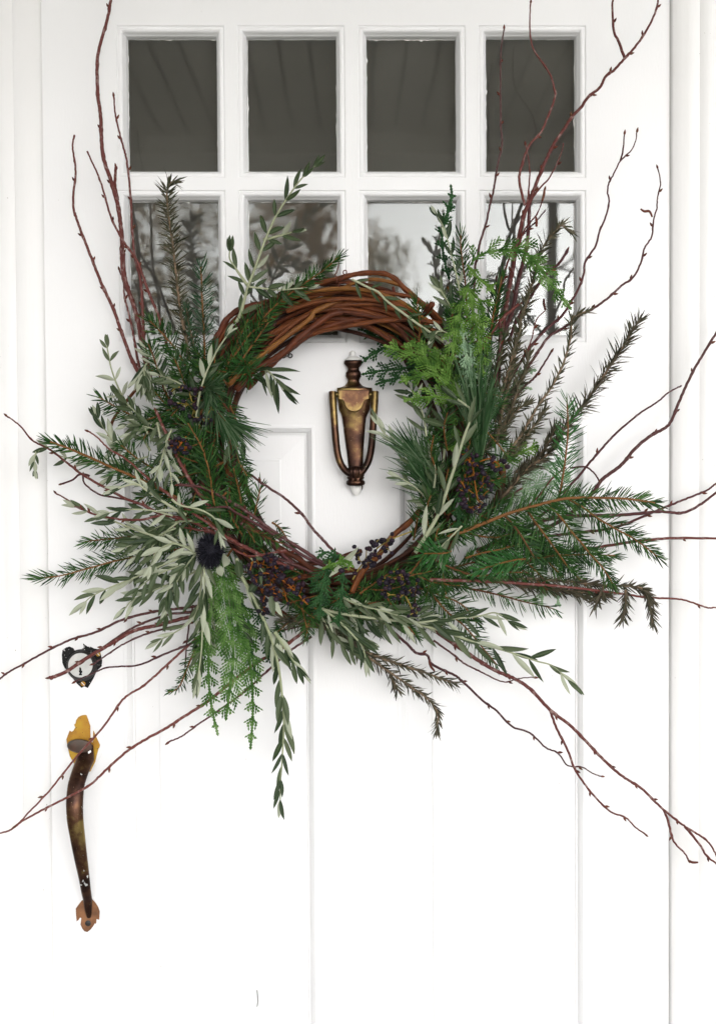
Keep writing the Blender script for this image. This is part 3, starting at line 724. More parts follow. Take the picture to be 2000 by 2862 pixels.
def cedar(s, h, width=70, mat=None, sp=15, name='cedar_frond', droop=0.0, nrm=None, label=None, env=None, sz=1.0):
    """flat scaly frond from base to tip, width = half breadth in photo pixels"""
    g = random.Random(sum(ord(c) for c in s)); m = MB(); P = path(s, h, 6.0); A = arclen(P); N0 = (nrm or FRONT)
    def scale(p, d, n, l, wv):
        y = d.cross(n).normalized() * wv; k = len(m.v); c = p + d * l * .45 + n * wv * .55
        m.v += [p - d * l * .35, p + d * l * .55 + y, p + d * l * 1.30, p + d * l * .55 - y, c]
        m.f += [(k, k + 1, k + 4), (k + 1, k + 2, k + 4), (k + 2, k + 3, k + 4), (k + 3, k, k + 4)]
    def chain(p, d, n, length, wv, turn, dep):
        l = (6.4 if dep == 1 else 8.0) * PX * sz; q = p.copy(); K = max(1, int(round(length / l)))
        for i in range(K):
            f = i / K; nn = (n + randv(g) * .13).normalized()
            scale(q, d, nn, l, wv * (1 - .45 * f))
            q = q + d * l; d = (d + turn * (0.05 if dep == 1 else .05) + Vector((0, 0, -droop * .05)) + randv(g) * .025).normalized()
            if dep == 1 and i < K - 1:
                rem = (K - i) * l; ss = 1 if i % 2 == 0 else -1
                y = d.cross(nn).normalized() * ss
                ln = min(36 * PX * sz, 5 * PX + rem * .50) * g.uniform(.75, 1.15)
                if ln > l * .8: chain(q, (d * .85 + y * .53 + nn * g.gauss(0, .07)).normalized(), nn, ln, wv * .92, d, 2)
    d0 = 10 * PX; sg = 1
    while d0 < A[-1]:
        f = d0 / A[-1]; p, t = sample(P, A, d0); n = (N0 + randv(g) * .2).normalized(); y = t.cross(n).normalized(); n = y.cross(t).normalized()
        if n.dot(FRONT) < 0: n = -n
        e = env(f) if env else (min(1, .45 + f * 1.6) * (1 - f) ** .55 + .10)
        for ss in (1, -1):
            ln = width * PX * e * g.uniform(.85, 1.25)
            if ln > 8 * PX: chain(p + t * g.uniform(0, .4) * sp * PX, (t * .86 + y * ss * .50 + n * g.gauss(0.03, .14)).normalized(), n, ln, 3.6 * PX * sz, t, 1)
        d0 += sp * 2.7 * PX
    d0 = 0
    while d0 < A[-1]:
        p, t = sample(P, A, d0); n = (N0 + randv(g) * .2).normalized(); scale(p, t, n, 9 * PX * sz, 4.6 * PX * sz); d0 += 7.5 * PX * sz
    ms = MB(); ms.tube(P, [(2.6 - 1.6 * a / A[-1]) * PX for a in A], 5)
    o = ms.build(name, mat or M_CEDAR, wreath, True, label=label); m.build('scales', mat or M_CEDAR, o, kind='stuff'); return o

def olive(s, h, L=70, W=19, sp=36, ang=38, droop=0.0, pale=0.3, f0=0.0, stem=(4.2, 1.8), label=None, name='olive_sprig', out=0.35, only=None, subs=()):
    g = random.Random(sum(ord(c) for c in s)); m = MB(); specs = []
    for s2 in (s,) + tuple(subs):
        P = path(s2, h, 8.0); A = arclen(P)
        m.tube(P, [(stem[0] + (stem[1] - stem[0]) * a / A[-1]) * PX for a in A], 6)
        d0 = max(0.2 * sp * PX, f0 * A[-1]); i = 0
        while d0 < A[-1] + 1e-6:
            f = d0 / A[-1]; p, t = sample(P, A, d0); sd = sideof(t)
            for ss in (1, -1):
                if only and ss != only: continue
                if g.random() < .06: continue
                az = (0.0 if i % 2 == 0 else 1.0) * g.uniform(.4, 1.0) * (1 if ss > 0 else -1) + g.gauss(0, .15)
                a = rad(ang + g.gauss(0, 9)) * (1 - .35 * max(0, f - .8) / .2)
                rd = (sd * ss * math.cos(az) + FRONT * abs(math.sin(az)) * g.choice((1, 1, -.6)))
                d = (t * math.cos(a) + rd * math.sin(a)).normalized(); d.z -= droop * g.uniform(.5, 1.2); d.normalize()
                nn = (FRONT + randv(g) * .45 - t * .15).normalized()
                if g.random() < pale * .66: nn = -nn
                sc = g.uniform(.72, 1.1) * (1 - .30 * max(0, f - .75) / .25)
                specs.append((p + d * 0.001, d, nn, L * sc * PX, W * .88 * sc * PX * g.uniform(.85, 1.15), g.randrange(7)))
            d0 += sp * PX * g.uniform(.82, 1.15) * (1 - .3 * max(0, f - .75) / .25); i += 1
        p, t = P[-1], (P[-1] - P[-2]).normalized()
        for k in range(2):
            specs.append((p, (t + randv(g) * .22).normalized(), (FRONT + randv(g) * .5) * (1 if g.random() > pale else -1), L * .7 * PX, W * .7 * PX, g.randrange(7)))
    o = m.build(name, M_STEMO, wreath, True, label=label)
    for q in specs: LEAVES.append((o,) + q[:3] + (q[3] * .94, q[4] * .94) + q[5:])
    return o
def leaf1(o, x0, y0, x1, y1, h0, h1, W, pale=False, v=None):
    a, b = at(x0, y0, h0), at(x1, y1, h1); d = b - a
    nn = (FRONT + randv(rnd) * .25).normalized()
    LEAVES.append((o, a, d.normalized(), -nn if pale else nn, d.length, W * PX, rnd.randrange(7) if v is None else v))

def berries(cx, cy, rx, ry, n, h, stem, mat_s, ang=0.0, r=6.8, drip=0.0, label=None):
    """a panicle: main stem polyline plus side stalks ending in berries"""
    g = random.Random(int(cx * 3 + cy)); m = MB(); P = path(stem, (h[0] - 0.01, h[0]), 8.0); A = arclen(P)
    m.tube(P, [2.0 * PX] * len(P), 5); o = None; B = []
    k = 0; tries = 0
    while k < n and tries < 900:
        tries += 1
        a = g.uniform(0, 6.28); q = math.sqrt(g.random())
        u, v = rx * q * math.cos(a), ry * q * math.sin(a)
        x = cx + u * math.cos(ang) - v * math.sin(ang); y = cy + u * math.sin(ang) + v * math.cos(ang)
        hh = g.uniform(h[0], h[1]); b = at(x, y, hh)
        if any((b - c).length < r * 1.45 * PX for c, _ in B): continue
        B.append((b, r * PX * g.uniform(.72, 1.12))); k += 1
    nodes = [q.copy() for q in P]; B.sort(key=lambda e: min((e[0] - q).length for q in P))
    for (b, rr) in B:
        q = min(nodes, key=lambda e: (e - b).length + (0.004 if (e - b).length < 0.004 else 0))
        md = q.lerp(b, .55) + Vector((g.gauss(0, .001), .002, .0015)); m.tube([q, md, b], [1.5 * PX, 1.25 * PX, 1.0 * PX], 5)
        nodes.append(md); nodes.append(q.lerp(md, .5))
    o = m.build('berry_sprig', mat_s, wreath, True, label=label)
    for (b, rr) in B: BERRIES.append((o, b, rr, g.random() * 6))
    return o

# ---- grapevine ring
RC = (945, 1255)
g = random.Random(5)
def ring(k, rx, ry, r, hc, a0, a1, mat, wob):
    ph, ph2, q1 = g.uniform(0, 6.28), g.uniform(0, 6.28), g.choice((1, 2))
    P = []
    n = int(abs(a1 - a0) / 3.2)
    for i in range(n + 1):
        a = rad(a0 + (a1 - a0) * i / n); off = wob * math.sin(q1 * a + ph) + 8 * math.sin(4 * a + ph2)
        hh = hc + 0.018 * math.sin(2 * a + ph2) + .006 * math.sin(5 * a + ph)
        P.append(at(RC[0] + (rx + off) * math.cos(a), RC[1] + (ry + off) * math.sin(a), max(.008, hh)))
    m = MB(); m.tube(P, [r * PX * (1 + .12 * math.sin(i * .7 + ph) + .06 * math.sin(i * 2.3)) * min(1, .6 + .1 * min(i, n - i)) for i in range(n + 1)], 10, uv=True)
    m.build('vine', mat, wreath, True)
for k in range(20):
    off = -46 + 104 * ((k * 11) % 20) / 19
    s0 = g.uniform(0, 360); ln = g.uniform(230, 355)
    ring(k, 345 + off * .95, 395 + off, g.uniform(5, 8.5), 0.02 + 0.035 * g.random(), s0, s0 + ln, M_VINE_SHADED, g.uniform(8, 26))
def vine(s, h, r, mat=None):
    P = path(s, h, 9.0); m = MB(); n = len(P); r = r * 0.64
    m.tube(P, [r * PX * (1 + .1 * math.sin(i * .9) + .06 * math.sin(i * 2.7)) for i in range(n)], 12, uv=True); return m.build('vine', mat or M_VINE, wreath, True)
vine("590,1020 610,960 640,910 690,870 740,845 820,815 900,790 950,777 999,765 1049,762 1083,767 1109,783 1134,810 1173,843 1210,883 1240,930", (.06, .10, .06), 11)
vine("575,1110 585,1010 600,953 613,930 633,893 667,866 710,853 780,845 840,830", (.06, .08, .06), 13)
vine("650,1000 700,965 756,935 833,896 886,866 933,853 1016,848 1066,853 1133,873 1190,910 1230,950", (.08, .115, .07), 13)
vine("640,1075 700,1016 743,983 800,940 866,890 883,868 960,835", (.10, .118, .10), 10, M_VINEG)
vine("660,1090 716,1030 783,993 840,940 916,883 956,872", (.09, .11, .09), 14)
vine("690,1085 750,1026 806,976 866,933 933,906 999,890 1043,888 1110,892", (.075, .09, .07), 13)
vine("800,985 870,935 933,918 999,906 1066,896 1134,893 1183,896 1240,905", (.07, .105, .08), 10)
vine("960,900 1026,913 1066,930 1103,950 1150,990", (.055, .05, .04), 13)
vine("900,865 983,873 1049,886 1099,906 1133,940 1170,1000", (.09, .09, .06), 12)
vine("780,850 846,822 900,810 966,806 1033,813 1099,833 1160,868 1200,900", (.085, .115, .08), 9, M_VINEG)
vine("900,835 983,793 1033,781 1083,786 1134,806 1180,850", (.07, .09, .06), 8, M_VINEG)
vine("1050,815 1116,823 1166,836 1210,870 1240,900", (.095, .10, .08), 8)
vine("800,870 880,845 960,835 1040,838 1110,850 1180,890", (.1, .122, .08), 9)
vine("720,1000 790,930 860,880 940,862 1020,870 1090,895", (.10, .105, .08), 8)
vine("640,1420 660,1440 706,1473 766,1520 800,1543 833,1560 873,1590 940,1610", (.09, .105, .08), 12)
vine("780,1590 813,1580 866,1576 910,1570 960,1555 1010,1540", (.075, .085, .06), 11)
vine("790,1625 850,1612 920,1606 990,1590", (.07, .075, .06), 11)
vine("1180,1420 1143,1460 1100,1496 1056,1553 1010,1600 983,1656", (.06, .085, .09), 13)
vine("740,1500 780,1540 840,1590 900,1640 960,1690 1040,1730", (.05, .05, .05), 13)
vine("760,1700 833,1738 880,1748 940,1740 1010,1715", (.04, .045, .04), 13)
vine("1400,1300 1404,1345 1385,1400 1350,1450", (.05, .05, .05), 15)
vine("640,1200 645,1260 640,1310 655,1380", (.07, .08, .07), 12)
vine("430,1030 376,1093 320,1166 307,1208 300,1225", (.05, .04, .035), 6.5)
vine("1183,880 1200,860 1208,848", (.08, .10, .115), 12)
vine("1093,838 1100,820 1098,800", (.08, .09, .09), 6)
vine("640,1300 610,1280 590,1210 600,1130", (.06, .06, .06), 12)
gv = random.Random(77)
for k in range(13):                                               # more loose strands over the bare top of the ring
    o1 = gv.uniform(-46, 54); o2 = o1 + gv.uniform(-34, 34); a0, a1 = gv.uniform(205, 240), gv.uniform(296, 335); P_ = []
    for i in range(9):
        a = rad(a0 + (a1 - a0) * i / 8); o3 = o1 + (o2 - o1) * i / 8 + gv.uniform(-4, 4)
        P_.append(f"{RC[0] + (345 + o3) * math.cos(a):.0f},{RC[1] + (395 + o3) * math.sin(a):.0f}")
    vine(" ".join(P_), (gv.uniform(.04, .085), gv.uniform(.06, .12), gv.uniform(.04, .08)), gv.uniform(6, 9.5), M_VINEG if k % 5 == 0 else M_VINE)
m = MB()
for s in ("948,786 960,776 968,762 966,755 960,757 959,764 966,768", "944,720 946,740 940,760 936,768 942,776 940,790", "975,795 955,788 945,797 950,802"):
    P = path(s, .10, 4); m.tube(P, [1.6 * PX] * len(P), 5)
m.build('tendril', M_VINE, wreath, True)

# ---- twigs, upper left
twig(["330,-140 318,-60 309,0 299,56 274,150 272,249 281,324 287,430 312,511 330,580 340,661 344,736 352,792 374,854 390,916 399,973 420,1060", "324,464 321,517 329,560"], (.055, .04), (4.2, 8.2), label='tallest red twig at the upper left')
twig("318,268 324,330 343,405 354,449 365,549 369,636 377,717 393,786 399,873 402,950 420,1040", (.075, .05), (2.4, 5.6))
twig("208,377 203,411 211,480 204,567 218,623 249,704 281,786 318,867 346,948 368,1004 400,1070", (.05, .04), (2.8, 6.4))
twig("243,421 281,508 312,611 349,680 383,729 418,823 446,892 470,980", (.085, .05), (2.4, 5.2))
twig("333,753 345,790 347,826 357,866 367,906 376,956 388,1023 400,1080", (.04, .035), (2.4, 5.0))
twig("337,690 340,750 350,790 373,850 383,886 393,953 406,1016 430,1100", (.05, .04), (3.5, 6.0), M_TWIG, .6)
# upper right
twig("1408,78 1399,143 1398,249 1399,349 1402,405 1387,474 1380,524 1368,574 1358,623 1340,680 1334,717 1327,748 1324,810 1320,900 1322,980 1330,1060", (.06, .045), (2.0, 4.8), M_TWIGD)
twig("1482,6 1480,69 1485,122 1502,156 1533,200 1549,249 1551,268 1536,312 1511,368 1477,408 1458,461 1450,499 1458,542 1467,574", (.075, .07), (2.0, 4.6), M_TWIG)
twig(["1860,-70 1839,0 1829,37 1804,87 1773,131 1745,162 1717,193 1692,212 1676,243 1645,268 1623,299 1599,324 1574,362 1549,399 1530,436 1511,480 1496,517 1480,561 1464,599 1452,648 1443,686 1433,748 1421,810 1411,873 1399,935 1395,1000 1390,1080",
      "1722,-20 1711,6 1714,81 1729,118 1745,162"], (.085, .06), (2.6, 8.0), M_TWIG, label='longest red twig at the upper right, forked near its tip')
twig("1480,550 1477,623 1471,686 1449,779 1430,873 1405,935 1390,1010", (.065, .055), (5.5, 7.6), M_TWIGD, .6)
twig("1574,399 1564,436 1536,493 1499,536 1476,575", (.08, .07), (1.6, 3.2), M_TWIG)
twig("1521,530 1514,561 1499,599 1468,636 1456,665 1440,720", (.085, .07), (1.6, 3.0), M_TWIG, catkin=[("1521,528 1519,545 1514,562", .087)])
twig("1468,405 1479,461 1477,530 1472,570", (.08, .07), (1.5, 3.0), M_TWIG)
twig("1524,586 1493,623 1461,655 1449,690", (.085, .07), (1.8, 3.0), M_TWIGD, catkin=[("1497,606 1499,620 1498,633", .09)])
twig(["1779,368 1776,390 1764,418 1733,449 1717,480 1701,511 1697,536 1701,561 1692,605 1676,642 1664,686 1636,729 1630,767 1617,804 1592,848 1567,885 1530,916 1499,948 1474,979 1461,1000 1440,1035 1400,1100", "1745,374 1739,424 1733,449"], (.07, .06), (1.7, 5.2), M_TWIGD)
twig("1837,468 1845,511 1837,549 1835,580 1826,614 1820,661 1801,692 1792,729 1770,773 1736,798 1695,835 1655,863 1623,879 1574,916 1536,938 1505,979 1492,1000 1470,1035 1430,1110", (.075, .06), (1.8, 5.2), M_TWIGD, catkin=[("1789,583 1800,590 1814,590 1822,606", .075)])
twig("1586,698 1561,736 1530,761 1500,800 1470,850 1440,900 1420,960", (.06, .05), (4.5, 5.5), M_TWIGD)
twig("1519,850 1523,866 1499,893 1486,943 1474,976 1450,1020", (.08, .06), (1.6, 2.6), M_TWIG, catkin=[("1519,834 1519,850 1524,866", .082)])
twig("1539,984 1514,1025 1492,1056 1464,1081 1440,1110 1410,1150", (.06, .05), (2.6, 4.5), M_TWIGD)
twig("1450,850 1410,883 1376,926 1346,973 1330,1010", (.09, .08), (4.5, 5.5), M_TWIG)
twig("1388,770 1384,830 1378,900 1370,960", (.07, .06), (2.2, 3.6), M_TWIGD)
twig("1430,700 1410,760 1395,830 1385,900", (.06, .05), (3, 4.5), M_TWIG)
twig("1395,900 1397,960 1390,1030 1380,1100 1360,1180", (.09, .08), (3.0, 4.0), M_TWIGD)
# right
twig("2030,880 2000,931 1966,987 1935,1040 1904,1106 1876,1174 1857,1196 1817,1218 1773,1255 1736,1299 1686,1336 1667,1361 1640,1395 1600,1430 1540,1470 1460,1510", (.06, .04), (3.6, 7.0), M_TWIGD, .7)
twig(["1904,1078 1873,1093 1835,1124 1786,1156 1723,1209 1680,1255 1642,1299 1617,1330 1590,1360 1560,1400 1500,1450", "1673,1343 1661,1324 1636,1305 1592,1308"], (.055, .04), (2.2, 5.0), M_TWIGD, .6)
twig("2040,1335 2000,1352 1973,1371 1904,1399 1842,1424 1717,1474 1561,1495 1480,1510 1420,1530", (.05, .04), (2.8, 5.6), M_TWIGD)
twig("2040,1355 2000,1377 1960,1408 1907,1433 1842,1430 1736,1439 1611,1442 1542,1449 1486,1467 1449,1486 1400,1510 1330,1540", (.065, .05), (3.4, 7.5), M_TWIGD, .6)
twig("2040,1506 2000,1505 1860,1505 1748,1517 1636,1536 1561,1542 1517,1555 1450,1575 1380,1590", (.07, .075), (3.4, 6.0), M_TWIG, .5)
twig("2040,1700 2000,1698 1973,1698 1904,1676 1810,1670 1717,1657 1623,1645 1530,1636 1374,1626 1280,1623 1200,1620", (.06, .095), (2.4, 5.6), M_TWIG, .6)
twig("1452,1368 1420,1390 1400,1400 1380,1412", (.05, .05), (3, 4), M_TWIGD, 0.5)
twig("1575,1310 1540,1340 1510,1380 1480,1410 1440,1440", (.06, .06), (2.4, 3.2), M_TWIG, .6)
# bottom right
twig("1680,2171 1655,2162 1627,2145 1586,2140 1558,2105 1524,2090 1480,2049 1430,2031 1387,1987 1349,1959 1299,1912 1274,1890 1249,1878 1206,1856 1193,1831 1162,1825 1137,1800 1080,1750", (.045, .05), (1.9, 5.0), M_TWIGD, catkin=[("1198,1845 1203,1862 1214,1876", .05)])
twig(["2040,2470 2000,2389 1973,2349 1910,2308 1854,2264 1792,2205 1736,2168 1680,2118 1599,2034 1536,1984 1480,1925 1436,1897 1374,1869 1300,1822 1240,1780 1180,1740",
      "1804,2333 1776,2314 1748,2286 1708,2271 1673,2240 1636,2196 1605,2149 1586,2099 1555,2037 1536,1984",
      "1923,2405 1913,2386 1882,2352 1867,2299 1854,2264", "2040,2450 2000,2414 1973,2392 1954,2361 1913,2311"], (.06, .055), (2.4, 7.0), M_TWIG, catkin=[("1923,2405 1934,2411 1950,2411", .06)], label='long forked twig reaching to the lower right corner')
twig("1492,1893 1449,1897 1405,1906 1343,1878 1299,1856 1268,1831 1210,1790", (.06, .055), (1.6, 3.6), M_TWIGD)
# bottom left
twig("-40,1920 0,1897 19,1882 69,1854 150,1810 206,1785 268,1767 343,1732 430,1710 499,1701 580,1690", (.06, .05), (2.8, 4.8), M_TWIGD)
twig("137,1897 187,1876 249,1835 312,1798 374,1763 436,1748 499,1732 580,1712", (.075, .05), (6.0, 6.4), M_TWIG, .6, label='thick cut twig crossing the lock cylinder')
twig("218,1854 287,1810 349,1767 399,1742 474,1717 530,1712 590,1700", (.065, .05), (2.6, 4.5), M_TWIGD)
twig("259,1858 300,1830 340,1803 400,1775 470,1755 540,1740", (.07, .05), (2.2, 3.8), M_TWIGD, 1.2)
twig("210,1905 262,1881 305,1865 387,1859 461,1828 524,1803 580,1780", (.08, .05), (2.0, 4.0), M_TWIGD)
twig(["-40,2345 0,2330 28,2321 62,2296 131,2258 187,2230 249,2196 293,2155 349,2105 405,2068 461,2037 530,1993 574,1965 617,1931 717,1853 767,1828 804,1800 860,1755 920,1700", "45,2310 81,2271 143,2205 212,2118 290,2031 343,1956 399,1918 449,1875 524,1806 580,1760"], (.085, .05), (2.6, 6.0), M_TWIG, .7, label='long twig pair meeting at the lower left edge over the handle')
twig("471,2074 511,2056 555,2024 623,1978 686,1931 748,1875 810,1820 870,1780", (.08, .06), (2.4, 4.0), M_TWIGD)
twig("517,1866 521,1804 530,1735 540,1690", (.05, .05), (2.4, 3.2), M_TWIGD)
twig("790,1762 840,1750 900,1730", (.05, .05), (2.5, 3.2), M_TWIGD)
# left
twig(["19,1162 59,1193 90,1230 137,1255 187,1293 218,1318 268,1349 305,1368 349,1393 399,1411 449,1436 530,1455 586,1483 630,1505 686,1530 748,1561 820,1590", "156,1379 193,1399 231,1424 281,1442 343,1452 399,1452 446,1440", "200,1414 215,1417 231,1424", "458,1477 493,1472 561,1483 611,1496"], (.075, .125), (2.2, 6.6), M_TWIG, .8, label='bright red branching twig across the lower left of the ring')
twig("246,1205 274,1224 305,1255 349,1280 399,1324 436,1355 493,1399 542,1436 580,1461 623,1495 660,1515", (.10, .125), (2.2, 5.0), M_TWIG, .8)
twig(["171,1352 200,1343 224,1325 250,1330", "232,1330 237,1352 274,1380 312,1389 362,1399 420,1420"], (.06, .08), (2.8, 3.8), M_TWIGD)
twig("608,1249 655,1293 704,1330 748,1361 804,1399 848,1442 867,1470 898,1505 935,1542 970,1560", (.085, .09), (3.2, 5.0), M_TWIGD, .6, label='dark twig crossing the open centre beside the knocker')
twig("499,1355 561,1361 599,1377 648,1405 698,1436 748,1474 804,1511 873,1555 910,1580", (.11, .10), (4.5, 6.2), M_TWIGD, .5)
twig("586,1421 630,1417 661,1433 711,1461 761,1492 810,1530 873,1567 920,1590", (.115, .095), (3.6, 5.6), M_TWIGD, .5)
twig("436,1149 461,1205 493,1274 517,1318 542,1361 586,1417 620,1460", (.11, .10), (4.5, 7.0), M_TWIG, .5)
twig("660,1540 700,1555 760,1545 800,1540", (.12, .12), (3, 4), M_TWIG, .5)
twig("892,1612 850,1590 800,1570 770,1560", (.115, .11), (4, 4.6), M_TWIGD, .3)
twig("840,1590 800,1560 760,1520 700,1480 640,1440", (.10, .095), (5, 7), M_TWIGD, .4)

# ---- dark filling greenery behind, tied round the ring
gf = random.Random(21)
def filler(a0, a1, n, rad_lo, rad_hi, mat, L=48, h0=.03, h1=.07):
    for i in range(n):
        a = rad(a0 + (a1 - a0) * (i + .5) / n + gf.uniform(-5, 5)); r = gf.uniform(rad_lo, rad_hi)
        x, y = RC[0] + 345 * r * math.cos(a), RC[1] + 395 * r * math.sin(a)
        dr = a + gf.uniform(-1.0, 1.0) + (1.1 if gf.random() < .5 else -1.1)
        l = gf.uniform(110, 170); x2, y2 = x + l * math.cos(dr), y + l * math.sin(dr)
        fir(f"{x:.0f},{y:.0f} {(x + x2) / 2 + gf.uniform(-8, 8):.0f},{(y + y2) / 2 + gf.uniform(-8, 8):.0f} {x2:.0f},{y2:.0f}", (gf.uniform(h0, h0 + .02), gf.uniform(h1 - .03, h1)), L, 54, mat, .5)
filler(118, 212, 13, .92, 1.12, M_FIR)
filler(-28, 62, 12, .95, 1.18, M_FIR)
filler(50, 118, 6, .97, 1.08, M_FIR, 40)
filler(146, 218, 17, .90, 1.14, M_FIR, 48, .085, .115)
filler(-48, 50, 20, .93, 1.2, M_FIR, 48, .08, .11)
filler(52, 84, 5, .98, 1.06, M_FIR, 38, .085, .10)

for q in ("640,1130 662,1180 672,1230", "660,1240 668,1290 690,1330", "630,1180 600,1230 590,1290", "650,1330 640,1380 655,1430", "600,1090 625,1050 640,1010", "1225,1330 1205,1270 1212,1215", "1250,1260 1240,1200 1250,1150", "1200,1480 1190,1430 1205,1380", "1260,1420 1245,1360 1255,1300", "1230,1560 1215,1520 1225,1470", "1290,1080 1300,1020 1290,970", "1280,960 1262,905 1268,850", "960,1680 1010,1690 1060,1680", "1000,1640 1060,1650 1120,1640"):
    fir(q, (.085, .105), 44, 58, M_FIR, .45)
filler(150, 200, 8, 1.15, 1.5, M_FIR, 46, .05, .09)
filler(84, 125, 8, .97, 1.12, M_FIR, 38, .05, .09)
# ---- fir, left
fir("572,1060 572,985 568,900 564,820 562,745", (.06, .10), 52, 40, M_FIRG, .35, 62, label='upright grey green fir sprig before the first lower pane')
fir("540,1060 500,990 470,950 440,918 415,893", (.07, .10), 48, 62, M_FIR, .7)
fir("480,1130 460,1090 445,1050 430,1000 414,960", (.08, .11), 46, 58, M_FIR, .6)
fir("650,1000 690,945 720,910 760,862 800,828 860,785 903,755 946,718", (.10, .125), 40, 72, M_FIR, .5, 55, label='fir sprig lying across the top left of the vine ring')
fir("640,1060 680,1000 715,950 750,900", (.10, .12), 42, 56, M_FIR, .5)
fir("700,1060 690,1030 684,1006", (.08, .15), 58, 120, M_FIRB, .2, 60)
fir("420,1195 380,1168 330,1140 300,1124 277,1110", (.06, .055), 44, 62, M_FIR, .8)
fir("500,1395 450,1368 406,1346 360,1326 306,1303 246,1276 183,1250 140,1235", (.085, .10), 50, 56, M_FIR, .85, 55, 3.2, (5.0, 3.0), label='large fir sprig pointing to the left edge', subs=())
fir("520,1470 450,1486 393,1495 336,1503 260,1511 235,1516", (.07, .07), 46, 62, M_FIR, .75)
fir("540,1525 443,1546 380,1556 310,1571 246,1589 160,1611 100,1614", (.06, .075), 50, 54, M_FIR, .9, 48, label='lowest fir sprig pointing left')
fir("620,1460 597,1400 586,1324 563,1250 525,1182", (.10, .13), 54, 62, M_FIR, .55, 50, label='fir sprig standing in the left side of the ring')
fir("640,1480 661,1417 670,1361 680,1295", (.08, .085), 46, 54, M_FIR, .7, 55)
fir("690,1510 704,1461 717,1411 728,1362", (.08, .085), 46, 46, M_FIR, .85, 52)
fir("600,1330 560,1290 520,1270 480,1262", (.08, .09), 46, 60, M_FIR, .5)
fir("640,1510 600,1470 570,1440 545,1425", (.10, .12), 46, 62, M_FIR, .5)
fir("680,1500 650,1450 630,1400", (.09, .11), 48, 60, M_FIR, .5)
fir("560,1130 520,1080 500,1030 480,990", (.09, .115), 50, 62, M_FIR, .5)
fir("640,1150 600,1090 570,1040 560,1000", (.09, .115), 50, 60, M_FIR, .5)
fir("560,1240 520,1200 470,1170 440,1160", (.07, .08), 46, 60, M_FIR, .5)
fir("700,1480 740,1500 790,1520", (.10, .11), 34, 44, M_FIR, .5)
fir("520,1420 470,1390 430,1380 390,1395", (.07, .085), 46, 56, M_FIR, .6)
fir("760,1460 785,1480 815,1530", (.08, .09), 34, 40, M_FIR, .5)
fir("560,1780 530,1850 500,1920 470,1935", (.06, .06), 28, 50, M_FIR, .5)
# ---- fir, right
fir("1305,900 1303,840 1299,783 1293,740 1287,690 1287,655", (.07, .10), 46, 54, M_FIR, .75, 50, label='upright fir sprig at the top right of the ring')
fir("1350,1020 1366,966 1376,893 1390,833 1402,772", (.065, .09), 44, 66, M_FIR, .55, 42)
fir("1560,1400 1574,1319 1581,1266 1586,1216 1586,1166 1583,1110", (.09, .11), 50, 52, M_FIRB, .65, 60, label='upright bright fir sprig over the rosemary at the right')
fir("1250,1500 1300,1483 1357,1460 1426,1433 1486,1416 1533,1403 1583,1393 1650,1391 1733,1393 1783,1398 1829,1406", (.10, .12, .09), 54, 66, M_FIR, .8, 62, 3.0, (5.6, 2.8), label='largest fir branch reaching right')
fir("1590,1396 1630,1420 1666,1446 1716,1476 1766,1503 1799,1526 1836,1555", (.10, .09), 52, 66, M_FIR, .9, 52)
fir("1530,1405 1566,1446 1600,1490 1626,1520 1650,1550 1683,1586 1712,1632", (.10, .09), 50, 68, M_FIR, .9, 52)
fir("1470,1422 1500,1466 1533,1510 1566,1556 1596,1597", (.10, .09), 50, 68, M_FIR, .9, 52)
fir("1410,1440 1446,1483 1473,1526 1495,1562", (.105, .10), 50, 66, M_FIR, .85, 52)
fir("1480,1562 1550,1553 1633,1550 1718,1553", (.085, .08), 46, 62, M_FIR, .8, 55)
fir("1470,1562 1433,1566 1390,1577 1340,1592", (.10, .13), 58, 90, M_FIRB, .35, 48, label='bright green fir tip at the lower right of the ring')
fir("1260,1540 1240,1546 1183,1547", (.11, .135), 56, 100, M_FIRB, .3, 55)
fir("1300,1643 1350,1653 1406,1666 1460,1681 1526,1696 1554,1705", (.06, .055), 46, 30, M_FIR, .9, 55, droop=.45, label='sparse drooping fir sprig at the lower right')
fir("1190,1640 1233,1693 1260,1720 1300,1753 1350,1813 1388,1858", (.05, .05), 48, 56, M_FIR, .9, 58)
fir("1200,1290 1200,1220 1197,1158", (.06, .06), 38, 50, M_FIR, .7, 50)
fir("1155,1510 1168,1440 1175,1400 1186,1345", (.07, .075), 44, 56, M_FIR, .7, 48)
fir("1230,1490 1215,1430 1220,1370 1230,1320", (.06, .07), 46, 56, M_FIR, .6)
fir("1300,1560 1350,1545 1400,1535 1450,1520", (.085, .09), 46, 62, M_FIR, .6)
fir("1310,1490 1350,1500 1400,1500 1450,1480", (.08, .085), 46, 62, M_FIR, .6)
fir("1290,1600 1340,1610 1400,1600 1460,1600", (.09, .10), 44, 58, M_FIR, .6)
fir("1480,1500 1540,1540 1600,1600 1640,1640", (.07, .07), 46, 56, M_FIR, .8)
fir("1250,1440 1290,1420 1340,1440 1390,1460", (.09, .10), 44, 56, M_FIR, .6)
fir("1370,1500 1420,1530 1480,1580 1520,1620", (.07, .075), 46, 60, M_FIR, .8)
fir("1100,1660 1150,1690 1200,1720 1240,1760", (.045, .045), 44, 56, M_FIR, .7)
fir("1160,1640 1220,1660 1290,1690 1330,1740", (.045, .045), 46, 52, M_FIR, .8)
fir("1270,850 1285,900 1290,960 1280,1020", (.06, .07), 44, 60, M_FIR, .5)
fir("1250,800 1262,850 1270,910", (.06, .07), 40, 60, M_FIR, .5)

for q in ("1420,1470 1490,1530 1560,1600", "1390,1460 1460,1500 1530,1560", "1250,1590 1330,1570 1410,1550", "1330,1540 1400,1570 1470,1600 1530,1650"):
    fir(q, (.065, .075), 46, 66, M_FIR, .8)
